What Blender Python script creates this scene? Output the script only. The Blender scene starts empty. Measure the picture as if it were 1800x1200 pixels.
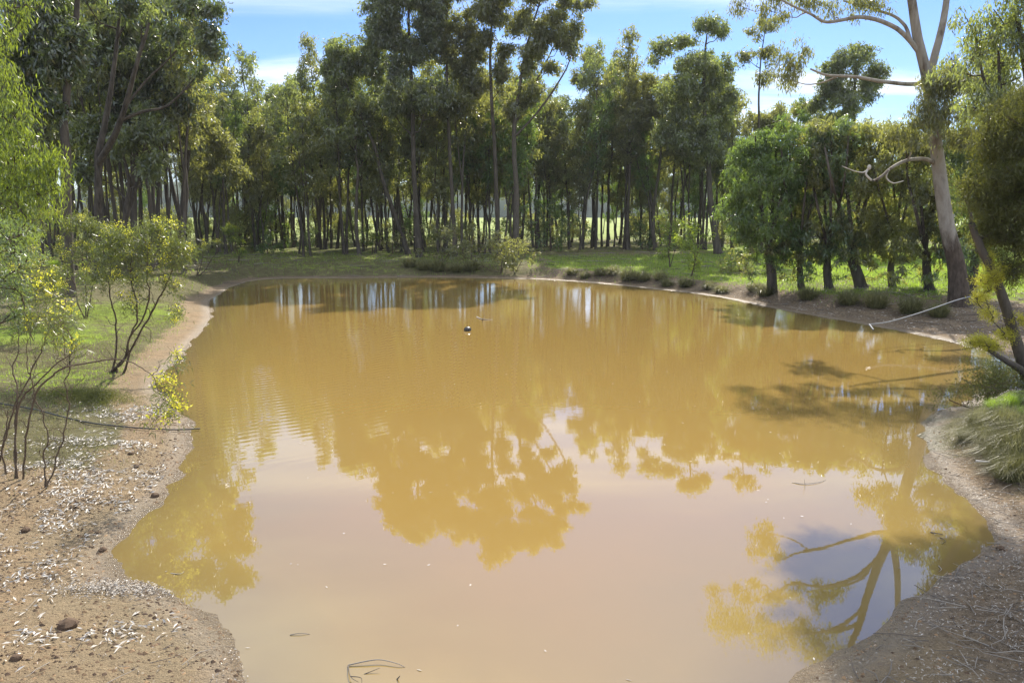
import bpy, math
import numpy as np
R = math.radians
C = bpy.context.scene.collection
# ------------------------------------------------------------------ camera, world, sun, exposure
F = 1400.0; PITCH = R(9.13); HC = 4.0
cam_d = bpy.data.cameras.new('camera'); cam = bpy.data.objects.new('camera', cam_d); C.objects.link(cam)
cam_d.sensor_width = 36.0; cam_d.lens = F / 1800 * 36
cam_d.clip_start = 0.1; cam_d.clip_end = 8000
cam.location = (0, 0, HC); cam.rotation_euler = (R(90) - PITCH, 0, 0)
bpy.context.scene.camera = cam
SUN_EL = R(40.5); SUN_AZ = R(13)          # azimuth clockwise from +Y
wd = bpy.data.worlds.new('World'); bpy.context.scene.world = wd; wd.use_nodes = True
nt = wd.node_tree; N = nt.nodes; L = nt.links; N.clear()
wo = N.new('ShaderNodeOutputWorld'); bg = N.new('ShaderNodeBackground')
sky = N.new('ShaderNodeTexSky'); sky.sky_type = 'NISHITA'; sky.sun_disc = False
sky.sun_elevation = SUN_EL; sky.sun_rotation = SUN_AZ; sky.air_density = 1.0; sky.dust_density = 0.3; sky.ozone_density = 2.0
tc = N.new('ShaderNodeTexCoord'); sx = N.new('ShaderNodeSeparateXYZ'); L.new(tc.outputs['Generated'], sx.inputs[0])
def m_(op, a, b=None, clamp=False, tree=None):
    n = (tree or nt).nodes.new('ShaderNodeMath'); n.operation = op; n.use_clamp = clamp
    for i, v in enumerate((a, b)):
        if v is None: continue
        if isinstance(v, (int, float)): n.inputs[i].default_value = v
        else: (tree or nt).links.new(v, n.inputs[i])
    return n.outputs[0]
zz = m_('ADD', m_('MAXIMUM', sx.outputs[2], 0.0), 0.10)
cv = N.new('ShaderNodeCombineXYZ'); L.new(m_('DIVIDE', sx.outputs[0], zz), cv.inputs[0]); L.new(m_('DIVIDE', sx.outputs[1], zz), cv.inputs[1])
mp = N.new('ShaderNodeMapping'); mp.inputs['Scale'].default_value = (0.55, 1.25, 1); mp.inputs['Rotation'].default_value = (0, 0, R(-28)); mp.inputs['Location'].default_value = (3.1, 0.2, 0)
L.new(cv.outputs[0], mp.inputs[0])
cn = N.new('ShaderNodeTexNoise'); cn.inputs['Scale'].default_value = 0.75; cn.inputs['Detail'].default_value = 7; cn.inputs['Roughness'].default_value = 0.56; cn.inputs['Distortion'].default_value = 0.9
L.new(mp.outputs[0], cn.inputs['Vector'])
cr = N.new('ShaderNodeMapRange'); cr.inputs[1].default_value = 0.42; cr.inputs[2].default_value = 0.70; cr.inputs[3].default_value = 0; cr.inputs[4].default_value = 0.85; cr.interpolation_type = 'SMOOTHSTEP'
L.new(m_('ADD', cn.outputs[0], m_('MULTIPLY', m_('MAXIMUM', m_('SUBTRACT', sx.outputs[2], .36), 0.0), 0.70)), cr.inputs[0])
mx = N.new('ShaderNodeMix'); mx.data_type = 'RGBA'; L.new(cr.outputs[0], mx.inputs[0]); tn = N.new('ShaderNodeMix'); tn.data_type = 'RGBA'; tn.blend_type = 'MULTIPLY'; tn.inputs[0].default_value = 1; L.new(sky.outputs[0], tn.inputs[6]); tg = N.new('ShaderNodeMix'); tg.data_type = 'RGBA'; el = N.new('ShaderNodeMapRange'); el.inputs[1].default_value = .02; el.inputs[2].default_value = .46; L.new(sx.outputs[2], el.inputs[0]); L.new(el.outputs[0], tg.inputs[0]); tg.inputs[6].default_value = (.44, .55, .75, 1); tg.inputs[7].default_value = (.20, .38, .76, 1); L.new(tg.outputs[2], tn.inputs[7]); L.new(tn.outputs[2], mx.inputs[6])
mx.inputs[7].default_value = (6.1, 6.5, 7.0, 1)
L.new(mx.outputs[2], bg.inputs[0]); bg.inputs[1].default_value = 0.115
L.new(bg.outputs[0], wo.inputs[0])
sd_ = bpy.data.lights.new('sun', 'SUN'); sd_.energy = 4.6; sd_.angle = R(0.53); sd_.color = (1, 0.93, 0.82)
sun = bpy.data.objects.new('sun', sd_); C.objects.link(sun)
S = np.array([math.sin(SUN_AZ) * math.cos(SUN_EL), math.cos(SUN_AZ) * math.cos(SUN_EL), math.sin(SUN_EL)])
import mathutils
sun.rotation_euler = mathutils.Vector(S).to_track_quat('Z', 'Y').to_euler(); sun.location = tuple(S * 200)
vs = bpy.context.scene.view_settings; vs.view_transform = 'Standard'; vs.look = 'None'; vs.exposure = 0.92; vs.gamma = 1
bpy.context.scene.cycles.max_bounces = 6; bpy.context.scene.cycles.diffuse_bounces = 4
bpy.context.scene.cycles.glossy_bounces = 3; bpy.context.scene.cycles.transmission_bounces = 3
# ------------------------------------------------------------------ helpers: places in the world
CP, SP_, TP = math.cos(PITCH), math.sin(PITCH), math.tan(PITCH)
def unp(px, py, Y):
    z = HC + Y * math.tan(math.atan((600 - py) / F) - PITCH)
    return np.array([(px - 900) / F * (Y * CP - (z - HC) * SP_), Y, z])
def gnd0(px, py, z=0.0):
    a = PITCH - math.atan((600 - py) / F)
    return unp(px, py, (HC - z) / math.tan(a))
_h = np.random.RandomState(5).rand(256, 256)
def vn(x, y, s=1.0, o=0):
    x = np.asarray(x, float) / s + 37.3 * o + 900; y = np.asarray(y, float) / s + 11.7 * o + 900
    i = np.floor(x).astype(int); j = np.floor(y).astype(int); fx = x - i; fy = y - j
    fx = fx * fx * (3 - 2 * fx); fy = fy * fy * (3 - 2 * fy)
    g = lambda a, b: _h[a % 256, b % 256]
    return (g(i, j) * (1 - fx) + g(i + 1, j) * fx) * (1 - fy) + (g(i, j + 1) * (1 - fx) + g(i + 1, j + 1) * fx) * fy
def fbm(x, y, s, o=0, n=3):
    return sum(vn(x, y, s / 2 ** k, o + k * 3) / 2 ** k for k in range(n)) / sum(1 / 2 ** k for k in range(n))
def sstep(a, b, x):
    t = np.clip((x - a) / (b - a), 0, 1); return t * t * (3 - 2 * t)
# shoreline, traced and laid out on the water level
SH = [(437,1200),(418,1155),(395,1118),(370,1095),(340,1068),(300,1042),(250,1024),(214,1016),(197,995),(205,965),(225,930),(255,900),(284,880),(304,850),(318,820),(332,790),(327,755),(330,733),
      (298,713),(280,688),(278,668),(292,652),(318,630),(340,600),(362,575),(371,553),(367,530),(388,518),(412,503),(455,492),(520,489),(600,489),(700,488),(800,488),(900,490),(960,491.5),(1050,498),(1150,508),(1250,520),
      (1350,540),(1420,553),(1500,567),(1600,586),(1690,606)]
shore = [gnd0(a, b)[:2] for a, b in SH]
shore += [np.array(v) for v in ((14.0, 20.6), (17.5, 19.0), (20.5, 17.0), (17, 16.6), (13.5, 16.9))]
SH2 = [(1750,688),(1722,690),(1700,712),(1665,716),(1640,735),(1622,752),(1620,776),(1634,800),(1646,822),(1665,846),(1692,872),(1717,892),(1738,915),(1752,945),(1742,968),(1700,985),(1660,1005),(1625,1032),(1600,1068),(1570,1100),(1530,1130),(1480,1160),(1430,1195)]
shore += [gnd0(a, b)[:2] for a, b in SH2] + [np.array(v) for v in ((2.0, 5.6), (1.2, 4.9), (-0.6, 4.7), (-1.7, 5.4))]
shore = np.array(shore)
def cmr(P, n, closed=False):
    P = np.asarray(P, float); k = len(P); out = []
    rngk = range(k) if closed else range(k - 1)
    for i in rngk:
        if closed: a, b, c, d = P[(i - 1) % k], P[i], P[(i + 1) % k], P[(i + 2) % k]
        else: a, b, c, d = P[max(i - 1, 0)], P[i], P[i + 1], P[min(i + 2, k - 1)]
        for t in np.arange(n) / n:
            out.append(0.5 * (2 * b + (c - a) * t + (2 * a - 5 * b + 4 * c - d) * t * t + (3 * b - a - 3 * c + d) * t ** 3))
    if not closed: out.append(P[-1])
    return np.array(out)
POLY = cmr(shore, 3, True)
def sdist(x, y):
    x = np.atleast_1d(np.asarray(x, float)); y = np.atleast_1d(np.asarray(y, float))
    best = np.full(x.shape, 1e18); ins = np.zeros(x.shape, bool)
    for k in range(len(POLY)):
        ax, ay = POLY[k]; bx, by = POLY[(k + 1) % len(POLY)]
        dx, dy = bx - ax, by - ay; l2 = dx * dx + dy * dy + 1e-12
        t = np.clip(((x - ax) * dx + (y - ay) * dy) / l2, 0, 1)
        best = np.minimum(best, (x - ax - t * dx) ** 2 + (y - ay - t * dy) ** 2)
        c = (ay > y) != (by > y)
        if abs(dy) > 1e-12: ins ^= c & (x < ax + (y - ay) / dy * dx)
    d = np.sqrt(best); return np.where(ins, -d, d)
MOUND = gnd0(1790, 735, 0.4)[:2]
def height(x, y, d=None):
    x = np.atleast_1d(np.asarray(x, float)); y = np.atleast_1d(np.asarray(y, float))
    if d is None: d = sdist(x, y)
    d = d + (fbm(x, y, 1.1, 2) - .5) * 0.22 * sstep(60, 20, y) + (vn(x, y, .45, 4) - .5) * .24 + (vn(x, y, .95, 14) - .5) * .22 * sstep(40, 15, y) + (vn(x, y, .17, 6) - .5) * .05
    far = sstep(33, 42, y + 0.35 * np.abs(x))
    zn = 0.085 * np.clip(d, 0, 4) + 0.055 * np.clip(d - 4, 0, 10)
    zf = 0.05 * np.clip(d, 0, 99) + 0.42 * sstep(0.7, 2.4, d)
    zf = np.minimum(zf, 0.55 + 0.02 * d)
    right = sstep(8, 12, x) * sstep(22, 26, y) * (1 - far)
    z = zn * (1 - far) + zf * far
    z = np.minimum(z, 0.95 + .0 * d)
    rough = (fbm(x, y, 2.6, 7) - .5) * 0.34 * sstep(0.3, 3, d) + (fbm(x, y, .55, 9, 2) - .5) * 0.07 * sstep(0.02, .6, d)
    z = z + rough * sstep(160, 60, y)
    z = z + 0.75 * np.exp(-(((x - MOUND[0]) / 2.0) ** 2 + ((y - MOUND[1]) / 2.6) ** 2)) * sstep(0.2, 1.6, d)
    zb = -0.14 * np.clip(-d, 0, 3) - 0.25 * np.clip(-d - 1, 0, 4)
    return np.where(d > 0, z + 0.004, zb)
def hz(x, y): return float(height(x, y)[0])
def gnd(px, py):
    z = 0.3
    for _ in range(8):
        p = gnd0(px, py, z); z = 0.5 * z + 0.5 * hz(p[0], p[1])
    return np.array([p[0], p[1], hz(p[0], p[1])])
# ------------------------------------------------------------------ helpers: materials
def mat(name, build):
    m = bpy.data.materials.new(name); m.use_nodes = True; t = m.node_tree; t.nodes.clear()
    o = t.nodes.new('ShaderNodeOutputMaterial'); t.links.new(build(t), o.inputs[0]); return m
def nz(t, scale, detail=4, rough=.55, vec=None, dist=0, out=0):
    n = t.nodes.new('ShaderNodeTexNoise'); n.inputs['Scale'].default_value = scale; n.inputs['Detail'].default_value = detail
    n.inputs['Roughness'].default_value = rough; n.inputs['Distortion'].default_value = dist
    if vec is not None: t.links.new(vec, n.inputs['Vector'])
    return n.outputs[out]
def ramp(t, f, pts):
    r = t.nodes.new('ShaderNodeValToRGB'); e = r.color_ramp.elements
    while len(e) < len(pts): e.new(0.5)
    for k, (p, c) in enumerate(pts):
        e[k].position = p; e[k].color = (c, c, c, 1) if isinstance(c, (int, float)) else (*c, 1)
    t.links.new(f, r.inputs[0]); return r.outputs[0]
def mixc(t, f, a, b, mode='MIX'):
    n = t.nodes.new('ShaderNodeMix'); n.data_type = 'RGBA'; n.blend_type = mode
    for s, v in ((n.inputs[0], f), (n.inputs[6], a), (n.inputs[7], b)):
        if isinstance(v, (int, float)): s.default_value = v
        elif isinstance(v, tuple): s.default_value = (*v, 1)
        else: t.links.new(v, s)
    return n.outputs[2]
def attr(t, name, out='Fac'):
    n = t.nodes.new('ShaderNodeAttribute'); n.attribute_name = name; return n.outputs[out]
def coord(t, scale=None, kind='Object'):
    c = t.nodes.new('ShaderNodeTexCoord').outputs[kind]
    if scale is None: return c
    m = t.nodes.new('ShaderNodeMapping'); m.inputs['Scale'].default_value = scale; t.links.new(c, m.inputs[0]); return m.outputs[0]
def bumpn(t, h, strength, dist):
    b = t.nodes.new('ShaderNodeBump'); b.inputs['Distance'].default_value = dist
    if isinstance(strength, (int, float)): b.inputs['Strength'].default_value = strength
    else: t.links.new(strength, b.inputs['Strength'])
    t.links.new(h, b.inputs['Height']); return b.outputs[0]
def prin(t, col, rough=.9, normal=None, spec=.3, ior=None):
    p = t.nodes.new('ShaderNodeBsdfPrincipled')
    for k, v in (('Base Color', col), ('Roughness', rough)):
        if isinstance(v, (int, float)): p.inputs[k].default_value = v
        elif isinstance(v, tuple): p.inputs[k].default_value = (*v, 1)
        else: t.links.new(v, p.inputs[k])
    if isinstance(spec, (int, float)): p.inputs['Specular IOR Level'].default_value = spec
    else: t.links.new(spec, p.inputs['Specular IOR Level'])
    if ior: p.inputs['IOR'].default_value = ior
    if normal is not None: t.links.new(normal, p.inputs['Normal'])
    return p.outputs[0]
def M(op, a, b, t, clamp=False): return m_(op, a, b, clamp, t)
def leafmat(name, dark, light, trans, tf=.5, gloss=.05, hue=.0):
    def b(t):
        r = attr(t, 'rnd')
        oi = t.nodes.new('ShaderNodeObjectInfo').outputs['Random']
        f = M('ADD', M('MULTIPLY', r, .7, t), M('MULTIPLY', oi, .3, t), t)
        c = mixc(t, f, tuple(v * 1.25 for v in dark), tuple(v * 1.3 for v in light))
        tcol = mixc(t, f, tuple(v * .7 for v in trans), tuple(min(.95, v * 2.4) for v in trans))
        d = t.nodes.new('ShaderNodeBsdfDiffuse'); t.links.new(c, d.inputs[0])
        tr = t.nodes.new('ShaderNodeBsdfTranslucent'); t.links.new(tcol, tr.inputs[0])
        g = t.nodes.new('ShaderNodeBsdfGlossy'); g.inputs[0].default_value = (1, 1, 1, 1); g.inputs[1].default_value = .38
        a = t.nodes.new('ShaderNodeMixShader'); a.inputs[0].default_value = tf; t.links.new(d.outputs[0], a.inputs[1]); t.links.new(tr.outputs[0], a.inputs[2])
        a2 = t.nodes.new('ShaderNodeMixShader'); a2.inputs[0].default_value = gloss; t.links.new(a.outputs[0], a2.inputs[1]); t.links.new(g.outputs[0], a2.inputs[2])
        return a2.outputs[0]
    return mat(name, b)
MT = {}
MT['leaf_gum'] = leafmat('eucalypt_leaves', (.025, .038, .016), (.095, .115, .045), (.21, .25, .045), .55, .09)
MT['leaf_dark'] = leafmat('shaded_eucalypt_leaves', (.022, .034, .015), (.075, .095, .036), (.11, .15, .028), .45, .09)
MT['leaf_olive'] = leafmat('olive_leaves', (.045, .055, .022), (.10, .11, .040), (.24, .25, .045), .55, .08)
MT['leaf_green'] = leafmat('green_leaves', (.030, .070, .015), (.075, .14, .030), (.15, .22, .03), .55, .07)
MT['leaf_bright'] = leafmat('bright_wattle_leaves', (.04, .075, .012), (.10, .145, .022), (.22, .28, .022), .52, .05)
MT['leaf_shiny'] = leafmat('glossy_leaves', (.035, .07, .025), (.09, .14, .055), (.17, .23, .04), .45, .08)
MT['leaf_fine'] = leafmat('fine_brown_green_needles', (.040, .045, .018), (.09, .10, .028), (.14, .15, .025), .40, .03)
MT['leaf_yellow'] = leafmat('yellow_green_needles', (.16, .16, .02), (.30, .28, .04), (.45, .42, .04), .45, .03)
MT['flower'] = leafmat('yellow_new_growth', (.42, .42, .03), (.75, .66, .05), (.75, .75, .05), .5, .03)
MT['leaf_wattle'] = leafmat('long_wattle_leaves', (.03, .042, .014), (.075, .09, .028), (.13, .16, .022), .42, .06)
MT['grass_blade'] = leafmat('grass_blades', (.07, .11, .02), (.15, .20, .04), (.28, .40, .04), .45, .04)
MT['dry_grass'] = leafmat('dry_grass_blades', (.06, .065, .025), (.16, .15, .07), (.22, .22, .08), .35, .04)
def bark(name, c1, c2, sc=6, zs=.25):
    def b(t):
        v = coord(t, (1, 1, zs)); n1 = nz(t, sc, 6, .65, v); c = ramp(t, n1, [(.32, c1), (.7, c2)])
        oi = t.nodes.new('ShaderNodeObjectInfo').outputs['Random']
        c = mixc(t, M('MULTIPLY', oi, .35, t), c, tuple(min(1, x * 1.6) for x in c2))
        return prin(t, c, .92, bumpn(t, nz(t, sc * 3, 5, .7, v), .7, .03), .15)
    return mat(name, b)
MT['bark'] = bark('dark_fissured_bark', (.030, .025, .020), (.13, .11, .088))
MT['bark_pale'] = bark('pale_smooth_bark', (.22, .19, .15), (.48, .43, .36), 3)
MT['stem'] = bark('shrub_stem_bark', (.05, .038, .028), (.16, .12, .085), 25, .5)
def gumbark(t):
    v = coord(t, (1, 1, .28)); n1 = nz(t, 2.6, 5, .6, v, .6)
    pale = ramp(t, nz(t, 1.7, 5, .6, v, .8), [(.35, (.13, .10, .075)), (.45, (.27, .235, .19)), (.58, (.38, .345, .29)), (.72, (.20, .18, .15))])
    dark = ramp(t, nz(t, 9, 5, .7, v), [(.3, (.045, .033, .025)), (.7, (.15, .115, .085))])
    s = t.nodes.new('ShaderNodeSeparateXYZ'); t.links.new(coord(t), s.inputs[0])
    k = ramp(t, M('ADD', M('MULTIPLY', s.outputs[2], .14, t), M('MULTIPLY', n1, .6, t), t), [(.62, 0.0), (.74, 1.0)])
    return prin(t, mixc(t, k, dark, pale), .8, bumpn(t, nz(t, 14, 5, .7, v), .6, .04), .2)
MT['gumbark'] = mat('river_gum_bark', gumbark)
def ground(t):
    v = coord(t); sd = attr(t, 'sd'); gr = attr(t, 'grass'); fl = attr(t, 'field')
    nA = nz(t, .35, 5, .6, v); nB = nz(t, 2.3, 6, .65, v); nC = nz(t, 14, 6, .7, v); nD = nz(t, 55, 4, .7, v)
    dirt = mixc(t, ramp(t, nB, [(.35, 0.), (.65, 1.)]), (.345, .242, .140), (.25, .18, .108))
    dirt = mixc(t, ramp(t, nA, [(.40, 0.), (.62, .8)]), dirt, (.27, .215, .135))
    dirt = mixc(t, ramp(t, nC, [(.30, .75), (.46, 0.)]), dirt, (.13, .09, .055))
    dirt = mixc(t, ramp(t, nD, [(.56, 0.), (.70, .6)]), dirt, (.52, .42, .29))
    dirt = mixc(t, ramp(t, nD, [(.30, .7), (.42, 0.)]), dirt, (.10, .07, .045))
    lit = mixc(t, ramp(t, nC, [(.35, 0.), (.62, 1.)]), (.085, .062, .042), (.26, .20, .14))
    lit = mixc(t, ramp(t, nD, [(.58, 0.), (.68, .7)]), lit, (.40, .34, .27))
    lm = M('MULTIPLY', attr(t, 'litter'), ramp(t, nB, [(.28, .35), (.5, 1.)]), t)
    base = mixc(t, lm, dirt, lit)
    mo = mixc(t, ramp(t, nB, [(.3, 0.), (.7, 1.)]), (.075, .070, .030), (.165, .155, .070))
    mo = mixc(t, ramp(t, nD, [(.55, 0.), (.7, .7)]), mo, (.30, .27, .19))
    base = mixc(t, ramp(t, M('ADD', attr(t, 'moss'), M('MULTIPLY', M('SUBTRACT', nz(t, .9, 6, .7, v), .5, t), 1.8, t), t), [(.35, 0.), (.65, .92)]), base, mo)
    g1 = mixc(t, ramp(t, nB, [(.3, 0.), (.7, 1.)]), (.12, .19, .022), (.26, .33, .04))
    g1 = mixc(t, ramp(t, nC, [(.35, .6), (.55, 0.)]), g1, (.075, .095, .025))
    gm = ramp(t, M('ADD', gr, M('MULTIPLY', M('SUBTRACT', M('ADD', M('MULTIPLY', nB, .6, t), M('MULTIPLY', nC, .4, t), t), .5, t), 2.4, t), t), [(.42, 0.), (.66, 1.)])
    base = mixc(t, gm, base, g1)
    fld = mixc(t, ramp(t, nz(t, .12, 5, .6, v), [(.35, 0.), (.65, 1.)]), (.20, .27, .06), (.30, .33, .11))
    base = mixc(t, fl, base, fld)
    wet = ramp(t, M('ADD', sd, M('MULTIPLY', nC, .35, t), t), [(.18, 1.), (.62, 0.)])
    base = mixc(t, M('MULTIPLY', wet, .5, t), base, mixc(t, .6, base, (.15, .105, .065)))
    rough = M('SUBTRACT', .95, M('MULTIPLY', wet, .72, t), t)
    h = M('ADD', M('MULTIPLY', nB, .5, t), M('ADD', M('MULTIPLY', nC, .45, t), M('MULTIPLY', nD, .16, t), t), t)
    return prin(t, base, rough, bumpn(t, h, 1., .16), M('ADD', .15, M('MULTIPLY', wet, .7, t), t))
MT['ground'] = mat('earth_and_grass', ground)
def water(t):
    v = coord(t); sd = attr(t, 'sd')
    dep = ramp(t, M('MULTIPLY', M('ADD', sd, M('MULTIPLY', nz(t, .8, 4, .6, v, .4), 1.6, t), t), .16, t), [(.1, 0.), (.6, 1.)])
    col = mixc(t, dep, (.215, .162, .054), (.278, .180, .052))
    col = mixc(t, ramp(t, nz(t, .22, 3, .5, v, .5), [(.35, 0.), (.7, .5)]), col, (.265, .178, .060))
    col = mixc(t, ramp(t, sd, [(.0, .9), (.25, .55), (1., 0.)]), col, (.165, .118, .048))
    col = mixc(t, ramp(t, nz(t, 60, 2, .5, v), [(.74, 0.), (.78, .35)]), col, (.65, .55, .35))
    vy = coord(t, (1.0, 2.2, 1)); w1 = nz(t, 2.0, 3, .55, vy); w2 = nz(t, 9, 2, .5, vy)
    wv = t.nodes.new('ShaderNodeTexWave'); wv.wave_type = 'RINGS'; wv.rings_direction = 'Z'; wv.inputs['Scale'].default_value = 1.25; wv.inputs['Distortion'].default_value = 3.2; wv.inputs['Detail'].default_value = 2; wv.inputs['Detail Scale'].default_value = .6
    mp = t.nodes.new('ShaderNodeMapping'); mp.inputs['Location'].default_value = (14.5, -29, 0); t.links.new(v, mp.inputs[0]); t.links.new(mp.outputs[0], wv.inputs[0])
    rp = attr(t, 'ripple')
    s = t.nodes.new('ShaderNodeSeparateXYZ'); t.links.new(v, s.inputs[0])
    far = ramp(t, M('MULTIPLY', s.outputs[1], .02, t), [(.24, .05), (.40, .4), (.65, 1.)])
    h = M('ADD', M('MULTIPLY', M('ADD', w1, M('MULTIPLY', w2, .16, t), t), M('MULTIPLY', far, .0036, t), t), M('MULTIPLY', M('MULTIPLY', wv.outputs[1], rp, t), .0028, t), t)
    return prin(t, col, .012, bumpn(t, h, 1.0, 1.0), .5, 2.05)
MT['water'] = mat('muddy_water', water)
def simple(name, col, rough=.8, spec=.3, sc=20, amt=.3):
    return mat(name, lambda t: prin(t, mixc(t, M('MULTIPLY', nz(t, sc, 4, .6, coord(t)), amt * 2, t), col, tuple(c * .35 for c in col)), rough, bumpn(t, nz(t, sc * 2, 4, .6, coord(t)), .4, .01), spec))
def rndmat(name, a, b_, rough=.8, gl=0):
    return mat(name, lambda t: prin(t, mixc(t, attr(t, 'rnd'), a, b_), rough, None, .4))
MT['litter'] = rndmat('fallen_leaves', (.16, .12, .08), (.66, .62, .56), .55)
MT['clod'] = rndmat('earth_clods', (.07, .045, .03), (.34, .22, .12), .95)
MT['twig'] = rndmat('dead_twigs', (.07, .055, .045), (.36, .32, .27), .8)
MT['pipe'] = simple('grey_pipe', (.26, .28, .30), .45, .5)
MT['hose'] = simple('black_pipe', (.05, .05, .05), .5, .5)
MT['deadwood'] = bark('weathered_dead_wood', (.30, .27, .23), (.62, .58, .52), 9)
# ------------------------------------------------------------------ helpers: meshes
class Geo:
    def __init__(s): s.v = []; s.f = []; s.r = []; s.n = 0
    def add(s, v, f, r=None):
        v = np.asarray(v, float).reshape(-1, 3); f = np.asarray(f, np.int64)
        s.v.append(v); s.f.append(f + s.n); s.n += len(v)
        s.r.append(np.zeros(len(f)) if r is None else np.asarray(r, float))
    def build(s, name, m, parent=None, off=(0, 0, 0), smooth=True, rnd=False):
        me = bpy.data.meshes.new(name)
        V = np.concatenate(s.v) - np.asarray(off, float)
        k = [a.shape[1] for a in s.f]
        me.vertices.add(len(V)); me.vertices.foreach_set('co', V.astype(np.float32).ravel())
        idx = np.concatenate([a.ravel() for a in s.f]); tot = np.concatenate([np.full(len(a), c) for a, c in zip(s.f, k)])
        me.loops.add(len(idx)); me.loops.foreach_set('vertex_index', idx.astype(np.int32))
        me.polygons.add(len(tot)); st = np.concatenate([[0], np.cumsum(tot)[:-1]])
        me.polygons.foreach_set('loop_start', st.astype(np.int32)); me.polygons.foreach_set('loop_total', tot.astype(np.int32))
        if rnd:
            a = me.attributes.new('rnd', 'FLOAT', 'FACE'); a.data.foreach_set('value', np.concatenate(s.r).astype(np.float32))
        me.update(calc_edges=True); me.validate()
        me.polygons.foreach_set('use_smooth', np.full(len(me.polygons), smooth))
        me.materials.append(m)
        o = bpy.data.objects.new(name, me); C.objects.link(o)
        if parent is not None: o.parent = parent
        return o
def tube(g, pts, rad, k=6, cap=True):
    pts = np.asarray(pts, float); rad = np.broadcast_to(np.asarray(rad, float), (len(pts),))
    T = np.gradient(pts, axis=0); T /= np.linalg.norm(T, axis=1)[:, None] + 1e-9
    m = T.mean(0); ref = np.array([1., 0, 0]) if abs(m[0]) < .6 * np.linalg.norm(m) + 1e-6 else np.array([0, 1., .1])
    A = np.cross(T, ref); A /= np.linalg.norm(A, axis=1)[:, None] + 1e-9; B = np.cross(T, A)
    th = np.arange(k) * 2 * np.pi / k
    V = pts[:, None] + rad[:, None, None] * (np.cos(th)[None, :, None] * A[:, None] + np.sin(th)[None, :, None] * B[:, None])
    n = len(pts); i = np.arange(n - 1)[:, None] * k; j = np.arange(k)[None]; j2 = (j + 1) % k
    f = np.stack([i + j, i + j2, i + k + j2, i + k + j], -1).reshape(-1, 4)
    g.add(V.reshape(-1, 3), f, np.full(len(f), RNG.rand()))
RNG = np.random.RandomState(11)
def unit(v): return v / (np.linalg.norm(v, axis=-1, keepdims=True) + 1e-9)
def leaves(g, c, size, width, droop, rng, tone=None):
    n = len(c); a = unit(rng.randn(n, 3) * .62 + np.array([0, 0, -droop])); b = unit(np.cross(a, rng.randn(n, 3)))
    Ls = (size * rng.uniform(.6, 1.4, n))[:, None]; W = (width * rng.uniform(.7, 1.3, n))[:, None]
    V = np.stack([c, c + a * Ls * .42 + b * W / 2, c + a * Ls, c + a * Ls * .42 - b * W / 2], 1).reshape(-1, 3)
    f = np.arange(n * 4).reshape(-1, 4)
    g.add(V, f, np.clip((rng.rand(n) if tone is None else tone + rng.randn(n) * .22), 0, 1))
def clump(g, c, r, n, size, width, droop, rng, flat=.75, tufts=9):
    tc_ = unit(rng.randn(tufts, 3)) * (rng.rand(tufts, 1) ** .5) * np.array([r, r, r * flat]) * .95
    k = rng.randint(0, tufts, n); tone = rng.rand(tufts)
    p = c + tc_[k] + rng.randn(n, 3) * np.array([.25, .25, .24]) * r * rng.uniform(.6, 1.2, tufts)[k][:, None]
    leaves(g, p, size, width, droop, rng, tone[k] * .6 + .2)
def tag(o, label=None, cat=None, group=None, kind=None):
    if label: o['label'] = label
    if cat: o['category'] = cat
    if group: o['group'] = group
    if kind: o['kind'] = kind
    return o
def empty(name, loc, label, cat, group=None):
    o = bpy.data.objects.new(name, None); C.objects.link(o); o.location = tuple(loc); o.empty_display_size = .3
    return tag(o, label, cat, group)
def copy_tree(root, loc, rz, sc, label=None, group=None):
    r = root.copy(); C.objects.link(r); r.location = tuple(loc); r.rotation_euler = (0, 0, rz); r.scale = sc
    if label: r['label'] = label
    if group: r['group'] = group
    for ch in list(root.children):
        c = ch.copy(); C.objects.link(c); c.parent = r
    return r
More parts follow.
